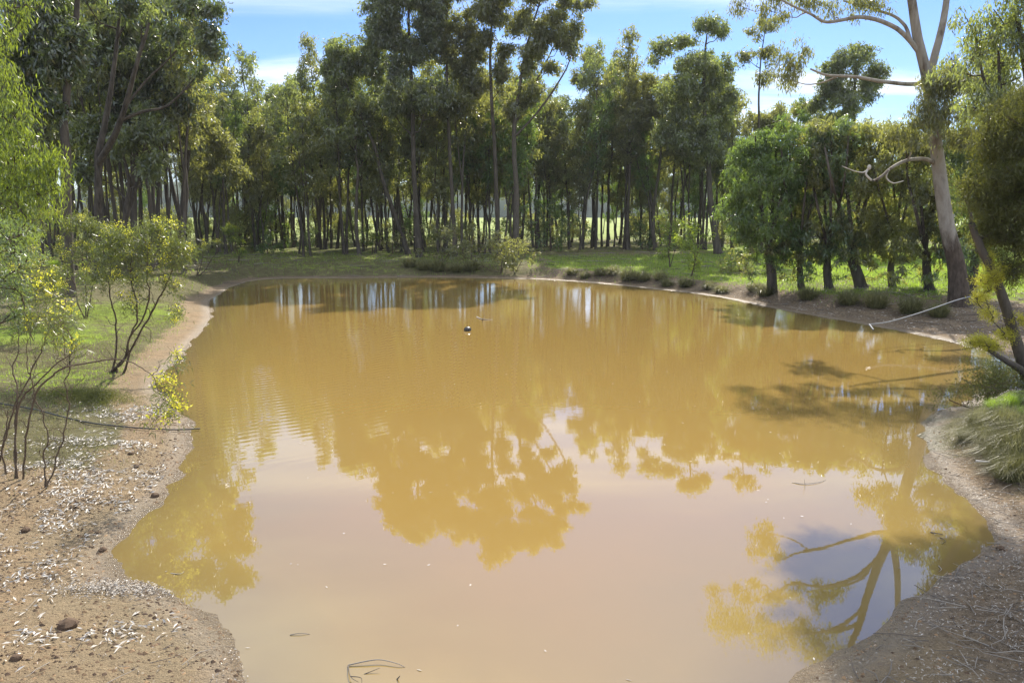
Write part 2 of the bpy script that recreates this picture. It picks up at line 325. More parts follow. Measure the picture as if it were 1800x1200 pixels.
class Tree:
    """a trunk line, clumps of leaves and the limbs that carry them"""
    def __init__(s, base, path, r0, r1, seed, k=8, flare=1.5, start=.35, wob=.10):
        s.g = Geo(); s.l = Geo(); s.base = np.asarray(base, float); s.rng = np.random.RandomState(seed); s.np = []; s.nr = []
        s.path(path, r0, r1, k, flare, start, wob)
    def path(s, path, r0, r1, k=8, flare=1.0, start=0., wob=.0, node=True):
        P = cmr(path, 5); n = len(P); t = np.linspace(0, 1, n)
        P[1:, :2] += (np.cumsum(s.rng.randn(n - 1, 2), 0) * wob * .25)
        rad = r1 + (r0 - r1) * (1 - t) ** .85; rad *= 1 + (flare - 1) * np.exp(-t * 16)
        tube(s.g, P, rad, k)
        if node:
            for i in range(n):
                if t[i] >= start: s.np.append(P[i]); s.nr.append(rad[i])
        return P
    def clumps(s, cs, nleaf, size, width, droop, flat=.75, tufts=9, rise=.6, twigs=3, rmax=.14, geo=None):
        top = np.array(s.np[0]); cs = sorted(cs, key=lambda c: np.linalg.norm(c[:3] - top))
        for c in cs:
            p = np.asarray(c[:3]); r = c[3]
            Q = np.array(s.np); dv = p - Q; dist = np.linalg.norm(dv, axis=1); hd = np.linalg.norm(dv[:, :2], axis=1)
            pen = np.clip(rise * hd - dv[:, 2], 0, None) * 1.6
            i = int(np.argmin(dist + pen)); q = Q[i]; ln = dist[i]
            rr = min(s.nr[i] * .72, rmax, .018 + .022 * ln)
            mid = q + (p - q) * .5 + np.array([0, 0, -.10 * ln]) + s.rng.randn(3) * .07 * ln
            P = cmr([q, q + (mid - q) * .55 + s.rng.randn(3) * .03 * ln, mid, p], 3); rd = np.linspace(rr, max(.012, rr * .28), len(P))
            tube(s.g, P, rd, 5)
            for a, b in zip(P[3:], rd[3:]): s.np.append(a); s.nr.append(b)
            for _ in range(twigs):
                e = p + unit(s.rng.randn(3) + np.array([0, 0, .2])) * r * .85
                tube(s.g, [P[-3], (P[-3] + e) / 2 + s.rng.randn(3) * .1 * r, e], [rd[-3] * .6, rd[-3] * .4, .006], 4)
            clump(geo or s.l, p, r, int(nleaf * (r ** 2)), size, width, droop, s.rng, flat, tufts)
    def make(s, name, label, cat, group, bm, lm, crown='crown'):
        e = empty(name, s.base, label, cat, group)
        s.g.build('trunk', MT[bm], e, s.base, True); 
        if s.l.n: s.l.build(crown, MT[lm], e, s.base, False, True)
        return e
def lobes(ls, Y, rng, cr=(.8, 1.3), dens=1.0, dep=1.0):
    out = []
    for (px, py, rx, ry) in ls:
        c = unp(px, py, Y); s = (Y * CP - (c[2] - HC) * SP_) / F; a, b = rx * s * 1.28, ry * s * 1.25
        n = max(1, int(round(dens * 1.25 * a * b / (.5 * (cr[0] + cr[1])) ** 2)))
        for _ in range(n):
            u = unit(rng.randn(3)) * rng.rand() ** .4; r = min(rng.uniform(*cr), max(a, b) * 1.05)
            out.append(np.array([c[0] + u[0] * max(a - r * .8, 0), c[1] + u[1] * max(a - r * .5, .5) * dep, c[2] + u[2] * max(b - r * .7, 0), r]))
    return out
# ------------------------------------------------------------------ the ground, the water, the far land
def axis(segs):
    out = []
    for a, b, s in segs: out += list(np.arange(a, b - 1e-6, s))
    return np.array(out + [segs[-1][1]])
XS = axis([(-2400, -400, 400), (-400, -80, 32), (-80, -34, 2), (-34, -14, .45), (-14, 14, .11), (14, 34, .45), (34, 80, 2), (80, 400, 32), (400, 2400, 400)])
YS = axis([(-300, -20, 40), (-20, 3, 1.), (3, 20, .10), (20, 34, .2), (34, 56, .25), (56, 100, 1.2), (100, 400, 20), (400, 3600, 400)])
GX, GY = np.meshgrid(XS, YS); gx, gy = GX.ravel(), GY.ravel()
D = sdist(gx, gy); Z = height(gx, gy, D)
nx, ny = len(XS), len(YS)
def gridgeo(gx, gy, Z, nx, ny):
    g = Geo(); i = (np.arange(ny - 1)[:, None] * nx + np.arange(nx - 1)[None]).ravel()
    g.add(np.stack([gx, gy, Z], 1), np.stack([i, i + 1, i + nx + 1, i + nx], 1)); return g
def vattr(o, name, v):
    a = o.data.attributes.new(name, 'FLOAT', 'POINT'); a.data.foreach_set('value', np.asarray(v, np.float32))
def ell(x, y, px, py, ax, ay):
    p = gnd0(px, py, .5); return np.exp(-(((x - p[0]) / ax) ** 2 + ((y - p[1]) / ay) ** 2))
def grassmask(x, y, D):
    lawn = sstep(37, 42, y + .45 * np.abs(x)) * sstep(1.0, 3.0, x) * sstep(1.3, 2.6, D) * sstep(66, 57, y - .25 * x) * .64
    lawn2 = sstep(13, 17, x) * sstep(32, 36, y) * sstep(5.0, 7.5, D) * sstep(95, 70, y) * .9
    left = (ell(x, y, 210, 540, 3.2, 4.0) * .76 + ell(x, y, 40, 585, 2.6, 2.6) * .8 + ell(x, y, 480, 440, 5, 6) * .62 + ell(x, y, 110, 640, 2.6, 2.4) * .52 + ell(x, y, 330, 450, 5, 6) * .6 + ell(x, y, 150, 500, 5, 5) * .5 + ell(x, y, 560, 470, 9, 1.7) * .5)
    mid = .46 * sstep(40, 60, y)
    mnd = ell(x, y, 1790, 720, 1.6, 1.5) * .7
    return np.clip(np.maximum.reduce([lawn, lawn2, left, mid + 0 * x, mnd]) * sstep(.35, 1.2, D), 0, 1)
def mossmask(x, y, D):
    left = sstep(.6, 1.5, D) * sstep(10, 13.5, y) * sstep(-2.5, -4, x) * .92
    left = np.maximum(left, sstep(34, 42, y) * sstep(.4, 1.4, D) * .9 * sstep(6, -2, x))
    far = sstep(60, 68, y) * .55; rt = ell(x, y, 1790, 735, 2.0, 2.6) * .9
    return np.clip(np.maximum.reduce([left, far, rt]), 0, 1)
def littermask(x, y, D):
    far = sstep(30, 44, y); right = sstep(7, 10, x) * sstep(17, 21, y)
    nearr = sstep(3.4, 4.6, x) * sstep(20, 9, y) * 1.0  # litter on the near right bank, full weight also darkens the colour as shade
    lf = sstep(2.2, 6, D) * sstep(0, -4, x) * .55
    return np.clip(np.maximum.reduce([far, right, nearr, lf]), 0, 1) * (0.75 + .25 * sstep(0, 1.2, D))
g = gridgeo(gx, gy, Z, nx, ny); gr_o = tag(g.build('ground', MT['ground']), kind='structure')
vattr(gr_o, 'sd', np.clip(D, -1, 20)); vattr(gr_o, 'grass', grassmask(gx, gy, D)); vattr(gr_o, 'litter', littermask(gx, gy, D)); vattr(gr_o, 'moss', mossmask(gx, gy, D)); vattr(gr_o, 'field', sstep(92, 104, gy + .1 * gx))
wx = axis([(-26, 32, .7)]); wy = axis([(0, 56, .7)]); WX, WY = np.meshgrid(wx, wy); a, b = WX.ravel(), WY.ravel(); Dw = sdist(a, b)
w_o = tag(gridgeo(a, b, 0 * a, len(wx), len(wy)).build('water', MT['water']), kind='structure')
vattr(w_o, 'sd', np.clip(-Dw, 0, 20)); rc = gnd0(500, 640)[:2]
vattr(w_o, 'ripple', np.exp(-(((a - rc[0]) / 4.2) ** 2 + ((b - rc[1]) / 5.5) ** 2)))
# far-off hills and wood on the horizon
g = Geo(); xs = np.linspace(-900, 900, 240); hh = 7 + 26 * fbm(xs, 0 * xs, 260, 3) + 5 * fbm(xs, 0 * xs, 22, 5)
rows = [(560, 0 * xs), (575, hh * .55), (610, hh * .9), (680, hh), (900, hh * .3)]
V = np.concatenate([np.stack([xs, np.full(xs.shape, yy), z + .9 - .5 * (yy == 560)], 1) for yy, z in rows]); i = (np.arange(4)[:, None] * 240 + np.arange(239)[None]).ravel()
g.add(V, np.stack([i, i + 1, i + 241, i + 240], 1))
MT['hill'] = mat('far_wooded_hill', lambda t: prin(t, ramp(t, nz(t, .08, 5, .7, coord(t)), [(.35, (.035, .055, .04)), (.65, (.08, .11, .07))]), .95, None, .1))
tag(g.build('hills', MT['hill']), kind='structure')
# ------------------------------------------------------------------ single trees, each after its own shape in the photograph
def pbase(px, Y):
    x = unp(px, 440, Y)[0]; return np.array([x, Y, hz(x, Y)])
def hero(name, label, Y, path, r0, r1, lob, seed, lm='leaf_gum', bm='bark', nleaf=470, size=.27, width=.085, droop=.8, cr=(.34, .78), dens=1.9, start=.35, limbs=(), group=None, wob=.08, rise=.7, flat=.75, extra=()):
    x0 = unp(path[0][0], path[0][1], Y)[0]; b = np.array([x0, Y, hz(x0, Y) - .05])
    P = [b] + [unp(a, c, Y) for a, c in path[1:]]
    t = Tree(b, P, r0 * .74, r1 * .8, seed, 10, 1.5, start, wob)
    for lp, a, c in limbs: t.path([unp(u, v, Y + dy) for u, v, dy in lp], a, c, 7, 1., .15, .04)
    cs = lobes(lob, Y, t.rng, cr, dens) + list(extra)
    t.clumps(cs, nleaf, size, width, droop, flat, rise=rise)
    return t.make(name, label, 'tree', group, bm, lm)
GC = 'tall eucalypts along the far bank'
hero('eucalypt', 'tall eucalypt leaning left over the far bank, its small crown standing clear at the skyline', 62, [(718,455),(700,400),(672,320),(655,255),(625,190),(600,130)], .26, .07,
     [(588,95,26,34),(612,120,26,30),(642,100,26,38),(670,125,22,36),(574,130,14,18),(600,150,20,16),(640,190,40,30),(660,75,18,20)], 1, group=GC, start=.5)
hero('eucalypt', 'darkest tall eucalypt left of centre on the far bank, crown running out of frame', 60, [(737,455),(730,300),(726,150),(722,40),(724,-50)], .28, .06,
     [(672,25,34,44),(664,66,26,26),(692,60,26,40),(722,-10,46,36),(716,-52,34,26),(752,30,30,34),(735,88,30,26),(690,-25,34,26),(745,168,62,34),(700,185,40,26),(700,118,26,30),(762,66,22,36)], 2, group=GC, dens=2.5)
hero('eucalypt', 'tall slender eucalypt in the middle of the central group with several upright limbs', 61, [(800,455),(792,300),(786,160),(784,50),(790,-50)], .22, .05,
     [(775,30,28,40),(800,-34,44,34),(786,86,26,34),(818,128,26,36),(800,186,40,24),(815,40,22,30),(770,-8,26,30),(834,92,24,36),(840,150,24,30)], 3, 'leaf_olive', group=GC, dens=2.5)
hero('eucalypt', 'very tall straight eucalypt at the centre, thin trunk showing against the sky', 60, [(877,455),(872,300),(864,150),(863,40),(868,-70)], .24, .05,
     [(850,25,30,26),(872,-70,48,32),(906,34,36,24),(853,72,16,20),(890,84,18,18),(845,-30,30,26),(905,-48,34,30),(862,-105,26,16),(880,130,20,30),(876,0,26,24)], 4, 'leaf_olive', group=GC, dens=2.5)
hero('eucalypt', 'tall many limbed eucalypt right of centre with a spreading crown on bare forking limbs', 59, [(905,458),(907,340),(904,250),(912,170),(925,90),(950,0)], .30, .06,
     [(948,60,28,22),(985,60,30,24),(1014,52,12,16),(1002,86,10,16),(975,32,30,14),(955,-62,38,30),(985,-30,28,20),(1036,4,12,10),(926,118,14,16),(968,118,16,12),(940,-10,30,20),(930,165,26,24),(905,190,24,24),(1000,10,26,20),(940,90,22,20)], 5, 'leaf_olive', group=GC, dens=2.5, start=.3,
     limbs=[([(906,215,0),(930,165,.5),(955,120,1),(975,80,1.5)], .10, .04), ([(905,240,0),(950,190,-.5),(990,130,-1),(1005,95,-1)], .09, .03)])
GR = 'eucalypts of the wood right of centre'
hero('eucalypt', 'slim eucalypt with a small rounded tuft crown just right of the tallest central crown', 74, [(1045,445),(1042,300),(1036,180),(1040,100)], .2, .05, [(1040,103,26,20),(1020,140,18,16),(1046,150,20,24),(1048,205,36,36)], 6, 'leaf_olive', group=GR)
hero('eucalypt', 'slim eucalypt with two little crown tufts left of the broad dark eucalypt', 76, [(1105,444),(1098,300),(1095,200),(1088,120)], .18, .05, [(1083,122,18,18),(1108,126,14,18),(1092,170,26,30),(1110,220,34,36)], 7, 'leaf_gum', group=GR)
hero('eucalypt', 'eucalypt with a trunk forked low, standing between two slim straight ones right of centre', 68, [(1152,446),(1150,380),(1160,300),(1166,220),(1162,150)], .22, .05, [(1150,150,34,28),(1168,190,34,36),(1128,200,28,34),(1180,240,34,40)], 8, 'leaf_olive', group=GR, limbs=[([(1150,385,0),(1140,320,.5),(1132,240,1)], .13, .05)])
hero('eucalypt', 'broad dark eucalypt right of centre with high rounded top and thick leaning trunk', 62, [(1262,452),(1252,370),(1245,290),(1238,200),(1238,120),(1242,60)], .34, .06,
     [(1242,42,24,18),(1268,52,14,16),(1204,74,22,16),(1166,82,26,14),(1218,112,40,24),(1262,122,28,30),(1196,160,42,36),(1250,190,44,44),(1192,232,40,40),(1246,262,36,30),(1284,165,16,20),(1150,106,10,8)], 9, 'leaf_gum', group=GR, dens=2.1)
hero('eucalypt', 'thin airy eucalypt with sparse see-through crown above the left end of the leafy row', 64, [(1338,450),(1336,300),(1334,200),(1337,120),(1345,50)], .17, .03,
     [(1352,40,32,14),(1322,58,18,10),(1316,98,24,12),(1350,96,18,20),(1342,135,20,16),(1306,100,12,8)], 10, 'leaf_olive', group=GR, dens=1.5, nleaf=330)
hero('eucalypt', 'round topped eucalypt behind the leafy row, left of the big pale gum', 66, [(1500,450),(1498,300),(1500,200),(1502,120)], .26, .06, [(1512,98,40,22),(1470,118,24,20),(1452,150,20,20),(1498,150,44,30),(1540,130,20,22),(1480,190,50,30),(1440,175,20,14)], 12, 'leaf_gum', group=GR)
hero('eucalypt', 'low eucalypt with flat crown pads seen under the limb of the big pale gum', 72, [(1412,448),(1405,320),(1400,240),(1402,200)], .2, .05, [(1375,196,34,12),(1415,190,26,14),(1440,215,26,18),(1360,220,34,22),(1330,215,26,20)], 13, 'leaf_olive', group=GR)
GL = 'eucalypts on the skyline left of centre'
hero('eucalypt', 'eucalypt with a wide tufted top nearest the big left trees on the left skyline', 78, [(432,440),(430,330),(428,260),(425,190)], .2, .05, [(428,178,30,18),(396,186,16,16),(450,200,18,20),(420,225,30,26)], 14, 'leaf_gum', group=GL)
hero('eucalypt', 'eucalypt with one small bushy cap standing proud of the left skyline', 76, [(500,440),(496,330),(492,250),(498,180)], .2, .05, [(500,168,28,18),(488,205,28,24),(510,230,28,26)], 15, 'leaf_gum', group=GL)
hero('eucalypt', 'eucalypt on the left skyline beside the gap before the tall central group', 74, [(560,444),(566,330),(570,250),(575,190)], .22, .05, [(578,180,22,24),(545,200,18,20),(580,225,34,30),(610,205,24,22),(556,250,34,30)], 16, 'leaf_gum', group=GL)
GW = 'big eucalypts on the left bank'
hero('eucalypt', 'dark forked eucalypt on the left bank, its airy crown reaching toward the pond', 40, [(172,452),(170,400),(171,330),(172,268)], .28, .20,
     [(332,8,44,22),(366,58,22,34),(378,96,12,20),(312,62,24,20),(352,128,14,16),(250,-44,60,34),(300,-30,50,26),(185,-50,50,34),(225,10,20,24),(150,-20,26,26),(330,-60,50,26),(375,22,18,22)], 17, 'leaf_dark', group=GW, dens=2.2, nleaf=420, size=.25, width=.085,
     limbs=[([(172,272,0),(185,210,.3),(195,150,.6),(205,70,1),(215,-20,1)], .17, .05), ([(172,290,0),(200,240,-.5),(218,190,-.8),(235,120,-1),(258,40,-1)], .18, .06), ([(214,200,-.8),(250,150,0),(290,110,.5),(330,70,1)], .07, .03)], start=.9)
hero('eucalypt', 'massive dark trunked eucalypt at far left with heavy foliage', 33, [(117,480),(114,380),(112,280),(108,200),(116,100),(128,-10)], .30, .12,
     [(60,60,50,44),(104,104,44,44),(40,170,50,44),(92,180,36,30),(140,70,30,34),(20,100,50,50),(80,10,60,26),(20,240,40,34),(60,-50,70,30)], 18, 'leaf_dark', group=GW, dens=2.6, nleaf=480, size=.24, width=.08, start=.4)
hero('eucalypt', 'dense round eucalypt on the left bank with sunlit green edge toward the pond', 46, [(235,455),(236,360),(240,260),(245,160),(240,90)], .26, .08,
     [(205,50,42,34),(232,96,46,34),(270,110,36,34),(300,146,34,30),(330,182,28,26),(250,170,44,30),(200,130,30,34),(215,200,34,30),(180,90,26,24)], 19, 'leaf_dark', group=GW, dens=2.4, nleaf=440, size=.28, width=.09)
hero('eucalypt', 'leafy eucalypt with pale green low crown at the inner end of the left bank', 52, [(318,450),(320,380),(328,300),(334,250)], .34, .08,
     [(340,232,40,28),(376,230,26,30),(300,240,34,26),(398,270,30,26),(350,280,40,24),(410,300,24,18),(290,200,34,30),(345,195,34,18)], 20, 'leaf_olive', group=GW, dens=1.1, limbs=[([(320,390,0),(306,340,1),(296,290,1)], .2, .07)])
hero('eucalypt', 'double trunked eucalypt on the left bank with green crown at middle height', 44, [(217,470),(220,380),(226,320),(215,260)], .26, .07,
     [(180,230,30,34),(215,250,34,26),(150,235,24,40),(260,230,40,28),(150,300,22,22),(270,290,30,24)], 21, 'leaf_gum', group=GW, limbs=[([(220,385,0),(238,330,.5),(255,270,1)], .15, .06)])
# ------------------------------------------------------------------ the wood: kinds, then copies
def kind(seed, H, r0, lo, spread, nclump, cr, lm, lean=.04, fork=False, nleaf=330):
    rng = np.random.RandomState(seed); b = np.zeros(3)
    P = [b]; d = rng.randn(2) * lean * H
    for k in range(1, 6): P.append(np.array([d[0] * (k / 5) ** 1.4 + rng.randn() * .12, d[1] * (k / 5) ** 1.4 + rng.randn() * .12, H * .95 * k / 5]))
    t = Tree(b, P, r0, r0 * .22, seed, 7, 1.35, lo * .8, .10)
    if fork:
        j = P[1] if seed % 2 else P[2]; a = rng.rand() * 6.28; q = np.array([math.cos(a), math.sin(a), 0])
        t.path([j, j + q * .35 + np.array([0, 0, H * .12]), j + q * .9 + np.array([0, 0, H * .35]), j + q * 1.4 + np.array([0, 0, H * .55])], r0 * .62, r0 * .15, 6, 1., .2, .1)
    cs = []
    for k in range(nclump):
        f = lo + (1 - lo) * (k + .5) / nclump; a = rng.rand() * 6.28
        prof = math.sin(math.pi * min(1, max(.08, (f - lo) / (1 - lo) * .82 + .14))) ** .7
        rr = spread * prof * rng.uniform(.25, 1.05); ctr = np.array([d[0] * f ** 1.4, d[1] * f ** 1.4])
        cs.append(np.array([ctr[0] + math.cos(a) * rr, ctr[1] + math.sin(a) * rr, H * f + rng.randn() * .3, rng.uniform(*cr)]))
    t.clumps(cs, nleaf, .28, .09, .8, .85, rise=.8)
    return t

specs = [(201, 13.9, 0.122, 0.48, 2.05, 41, (.36, .80), 'leaf_gum', False), (202, 15.5, 0.136, 0.56, 1.86, 38, (.36, .80), 'leaf_olive', True), (203, 12.4, 0.100, 0.44, 1.77, 38, (.36, .80), 'leaf_green', False),
         (204, 14.4, 0.114, 0.61, 2.23, 34, (.36, .80), 'leaf_gum', True), (205, 11.3, 0.093, 0.41, 1.86, 38, (.36, .80), 'leaf_olive', True), (206, 13.4, 0.108, 0.51, 1.49, 30, (.36, .80), 'leaf_green', False), (207, 16.5, 0.129, 0.64, 1.86, 30, (.36, .80), 'leaf_olive', True),
         (208, 9.3, 0.071, 0.36, 1.67, 34, (.36, .80), 'leaf_green', False)]
zones = [ # px range, Y range, count, kinds, label
  ((-60, 330), (44, 62), 38, (0, 1, 3, 6), 'one of the dark trunked eucalypts in the close wood behind the left bank'),
  ((-40, 350), (64, 92), 40, (0, 1, 3, 4, 6), 'one of the distant eucalypts seen between the trunks of the left bank'),
  ((345, 560), (62, 92), 44, (0, 2, 3, 4, 5), 'one of the slim eucalypts in the wood at the far left corner of the pond'),
  ((560, 900), (62, 72), 40, (0, 1, 3, 4, 5), 'one of the slim eucalypts crowded under the tall central group'),
  ((560, 900), (74, 94), 34, (0, 2, 4, 5, 6), 'one of the eucalypts at the back of the wood behind the tall central group'),
  ((900, 1300), (67, 76), 42, (0, 1, 3, 4, 5), 'one of the straight slim eucalypts standing in the open wood behind the lawn'),
  ((900, 1330), (77, 94), 34, (0, 2, 4, 5, 7), 'one of the eucalypts at the back of the open wood behind the lawn'),
  ((1330, 1840), (60, 88), 44, (2, 4, 5, 7), 'one of the low eucalypts in the paddock behind the leafy row and the big gum'),
]
zones += [((-60, 1800), (95, 128), 34, (0, 2, 4, 5, 7), 'one of the farthest eucalypts, out in the bright paddock beyond the wood')]
used = {}
MARKS = [(-999, 'left frame edge'), (117, 'massive dark'), (172, 'forked'), (235, 'dense round'), (318, 'pale crowned'), (432, 'wide topped'), (500, 'bushy capped'), (560, 'gap side'), (718, 'left leaning'), (760, 'darkest tall'), (800, 'several limbed'), (877, 'straight central'), (905, 'spreading central'), (1045, 'small tufted'), (1105, 'two tufted'), (1152, 'low forked'), (1262, 'broad dark'), (1338, 'thin airy'), (1412, 'flat padded'), (1500, 'round topped'), (1690, 'big pale'), (9999, 'right frame edge')]
def where(px, Y, s, lm, a, b):
    i = max(k for k in range(len(MARKS) - 1) if MARKS[k][0] <= px); u, v = MARKS[i][1], MARKS[i + 1][1]
    row_ = 'front' if Y < a + (b - a) / 3 else 'middle' if Y < a + (b - a) * 2 / 3 else 'back'
    z_ = 'tall' if s > .93 else 'short' if s < .78 else 'medium'
    c_ = {'leaf_gum': 'grey green', 'leaf_olive': 'olive', 'leaf_green': 'deep green'}[lm]
    return '%s %s eucalypt, %s row, between %s and %s trees' % (z_, c_, row_, u, v)
rz = np.random.RandomState(77)
for (xa, xb), (ya, yb), cnt, ks, lab in zones:
    for k in range(cnt):
        px = xa + (xb - xa) * np.clip(((k // 3) * 3 + 1.5 + rz.randn() * 1.6) / cnt, 0, 1); Y = rz.uniform(ya, yb); i = ks[rz.randint(len(ks))]
        x = unp(px, 430, Y)[0]; z = hz(x, Y) - .05; s = rz.uniform(.70, 1.04)
        if px > 1290: s *= .84
        if px < 300 and Y < 64: s *= 1.18
        elif 345 < px < 1300: s *= 1.11
        sxy = s * rz.uniform(.8, 1.1); grp = lab.replace('one of the ', ''); lab_ = where(px, Y, s, specs[i][7], ya, yb)
        if i not in used:
            sp = specs[i]; t = kind(sp[0], sp[1], sp[2], sp[3], sp[4], sp[5], sp[6], sp[7], .075, sp[8])
            e = t.make('slim_eucalypt', lab_, 'tree', grp, 'bark', sp[7]); used[i] = e
            e.location = (x, Y, z); e.scale = (sxy, sxy, s)
        else: e = copy_tree(used[i], (x, Y, z), 0, (sxy, sxy, s), lab_, grp)
        e.rotation_euler = (rz.randn() * .035, rz.randn() * .035, rz.rand() * 6.28)
def bushkind(seed, lm):
    rg = np.random.RandomState(seed); b = np.zeros(3); t = Tree(b, [b, np.array([.05, 0, .6]), np.array([.1, .05, 1.6])], .04, .012, seed, 5, 1.2, .1, .05)
    cs = [np.array([rg.randn() * .7, rg.randn() * .7, rg.uniform(.35, 2.3), rg.uniform(.25, .55)]) for _ in range(22)]
    t.clumps(cs, 380, .2, .06, .6, .9, rise=.2, twigs=2, rmax=.02); return t
bk = {}
for k in range(90):
    px = rz.uniform(-40, 1340); Y = rz.uniform(64, 92); lm = ('leaf_olive', 'leaf_green', 'leaf_olive', 'leaf_gum')[k % 4]; x = unp(px, 430, Y)[0]
    _d = Y
    lab = 'one of the loose bushes under the trees ' + ('of the left wood' if px < 560 else 'of the central wood' if px < 920 else 'behind the lawn'); s = rz.uniform(.7, 1.5)
    if px < 500 and Y < 70: Y += 14; x = unp(px, 430, Y)[0]
    grp = lab.replace('one of the ', ''); loc = (x, Y, hz(x, Y) - .05)
    i_ = max(j for j in range(len(MARKS) - 1) if MARKS[j][0] <= px)
    lab = '%s %s bush, %s, between %s and %s trees' % ('big' if s > 1.2 else 'small' if s < .95 else 'middling', {'leaf_gum': 'grey green', 'leaf_olive': 'olive', 'leaf_green': 'deep green'}[lm], 'near' if Y < 73 else 'deep' if Y < 83 else 'far back', MARKS[i_][1], MARKS[i_ + 1][1])
    if lm not in bk:
        e = bushkind(400 + k, lm).make('understorey_bush', lab, 'bush', grp, 'stem', lm); bk[lm] = e; e.location = loc; e.scale = (s, s, s * 1.15)
    else: copy_tree(bk[lm], loc, rz.rand() * 6.28, (s, s, s * 1.15), lab, grp)
# ------------------------------------------------------------------ the big pale gum on the right bank
YG = float(gnd(1690, 536)[1])
def big_gum():
    b = np.array([unp(1688, 520, YG)[0], YG, 0]); b[2] = hz(b[0], b[1]) - .1
    t = Tree(b, [b] + [unp(*q, YG) for q in [(1682,470),(1668,410),(1658,350),(1650,290),(1644,235),(1636,175),(1627,120),(1612,60),(1603,0),(1597,-60),(1580,-130)]], .30, .105, 31, 16, 1.6, .45, .02)
    lim = [([(1634,135,0),(1643,100,.1),(1655,55,.2),(1665,5,.3),(1672,-70,.4),(1660,-130,.5)],   .155, .08),
           ([(1618,95,0),(1598,70,-.1),(1575,50,-.2),(1545,36,-.3),(1510,30,-.4),(1475,36,-.5),(1450,38,-.6),(1425,24,-.7),(1395,10,-.8),(1368,-4,-.9)], .10, .025),
           ([(1600,70,0),(1590,46,.2),(1572,30,.4),(1545,20,.6),(1510,10,.8),(1480,2,1)], .07, .03),
           ([(1634,146,0),(1600,148,-.5),(1570,146,-1),(1540,142,-1.4),(1510,136,-1.8),(1480,134,-2.1),(1450,132,-2.4),(1425,122,-2.6)], .085, .03),
           ([(1642,288,0),(1628,280,-.4),(1605,280,-.8),(1585,285,-1.1),(1563,297,-1.4),(1545,312,-1.6),(1532,318,-1.7)], .075, .04),
           ([(1590,-60,0),(1555,-80,.5),(1510,-90,1),(1470,-85,1.4),(1430,-95,1.8)], .10, .03),
           ([(1600,-20,0),(1560,-50,-.8),(1500,-60,-1.5),(1440,-50,-2)], .08, .03)]
    for lp, a, c in lim: t.path([unp(u, v, YG + dy) for u, v, dy in lp], a, c, 9, 1., .25, .02)
    L1 = [(1368,-6,22,16),(1400,0,22,12),(1425,0,16,14),(1460,12,16,14),(1500,2,30,12),(1530,6,20,14),(1560,6,16,10),(1345,12,14,14),(1300,10,14,12),(1380,28,14,12),(1500,26,14,10),(1395,108,16,24),(1372,98,14,18),(1408,88,14,16),(1392,136,16,18),(1362,130,12,12)]
    L2 = [(1430,-100,44,24),(1380,-60,50,26),(1480,-70,44,24),(1330,-50,40,24),(1520,-110,44,24),(1560,-150,50,30),(1650,-150,60,34),(1600,-190,60,30),(1700,-110,34,30)]
    L3 = [(1598,165,22,16),(1582,190,16,16),(1625,175,24,22),(1655,160,30,24),(1700,150,26,26),(1650,205,40,20),(1605,215,30,20),(1690,205,30,22),(1685,105,20,20),(1720,125,20,26),(1580,225,20,20),(1565,255,24,16),(1535,240,24,16),(1700,245,28,18),(1640,130,26,16),(1610,150,18,22),(1665,245,34,20),(1640,255,26,14),(1730,200,24,30)]
    cs = lobes(L1, YG, t.rng, (.28, .5), 1.6, .8) + lobes(L2, YG, t.rng, (.6, 1.), 1.2, 1.0) + [c - np.array([0, 1.6, 0, 0]) for c in lobes(L3, YG, t.rng, (.3, .6), 2.3, .9)]
    t.clumps(cs, 900, .17, .036, 1.5, .9, rise=.1, twigs=4, rmax=.06)
    e = t.make('river_gum', 'big pale gum on the right bank, trunk forked, long bare limbs reaching left', 'tree', None, 'gumbark', 'leaf_olive')
    g = Geo(); tube(g, cmr([unp(u, v, YG - 1.7 + dy) for u, v, dy in [(1532,317,0),(1522,306,0),(1527,296,.1),(1518,303,0),(1500,300,-.1),(1480,292,-.3)]], 4), np.linspace(.04, .014, 21), 7)
    tube(g, cmr([unp(u, v, YG - 1.5) for u, v in [(1563,297),(1558,312),(1570,322),(1588,318)]], 4), np.linspace(.035, .015, 13), 6)
    for q in [(1528,294)]:
        c = unp(*q, YG - 1.65); th = np.linspace(0, math.pi, 7); tube(g, [c + np.array([0, 0, .09 * -math.cos(a)]) for a in th], [.004 + .07 * math.sin(a) for a in th], 8)
    g.build('dead_limb', MT['deadwood'], e, b)
big_gum()
# ------------------------------------------------------------------ the leafy row on the right bank
GRW = 'bushy short trunked trees in a row on the right bank'
row = [(1357, 32.8, .30, 'leftmost tree of the leafy row, thick trunk, crown reaching left over the bank', [(1340,330,60,56),(1310,300,40,50),(1372,265,46,46),(1330,400,44,34),(1395,330,40,50),(1300,360,34,40),(1375,400,36,34),(1345,250,44,26)]),
       (1409, 35.0, .20, 'second tree of the leafy row from the left, thin trunk with a kink', [(1425,300,44,60),(1412,390,36,34),(1440,240,40,30)]),
       (1457, 34.4, .24, 'third tree of the leafy row from the left, trunk leaning with a low side stem', [(1462,300,44,60),(1462,400,36,30),(1480,240,40,30),(1450,440,26,16)]),
       (1515, 33.5, .34, 'thickest straight trunk in the middle of the leafy row', [(1515,300,50,60),(1500,390,40,32),(1545,380,36,30),(1530,235,44,26),(1508,425,24,14)]),
       (1568, 34.6, .20, 'slim upright trunk right of the thickest one in the leafy row', [(1568,310,46,56),(1570,390,40,30),(1585,250,40,30)]),
       (1634, 34.0, .24, 'rightmost tree of the leafy row, trunk partly behind the big pale gum', [(1625,330,40,50),(1640,400,36,30),(1610,270,36,30)]),
       (1706, 31.0, .26, 'leaning grey stem close behind the right side of the big pale gum', [(1705,330,40,54),(1730,270,40,40),(1690,260,34,34),(1720,400,34,34),(1745,340,34,40)])]
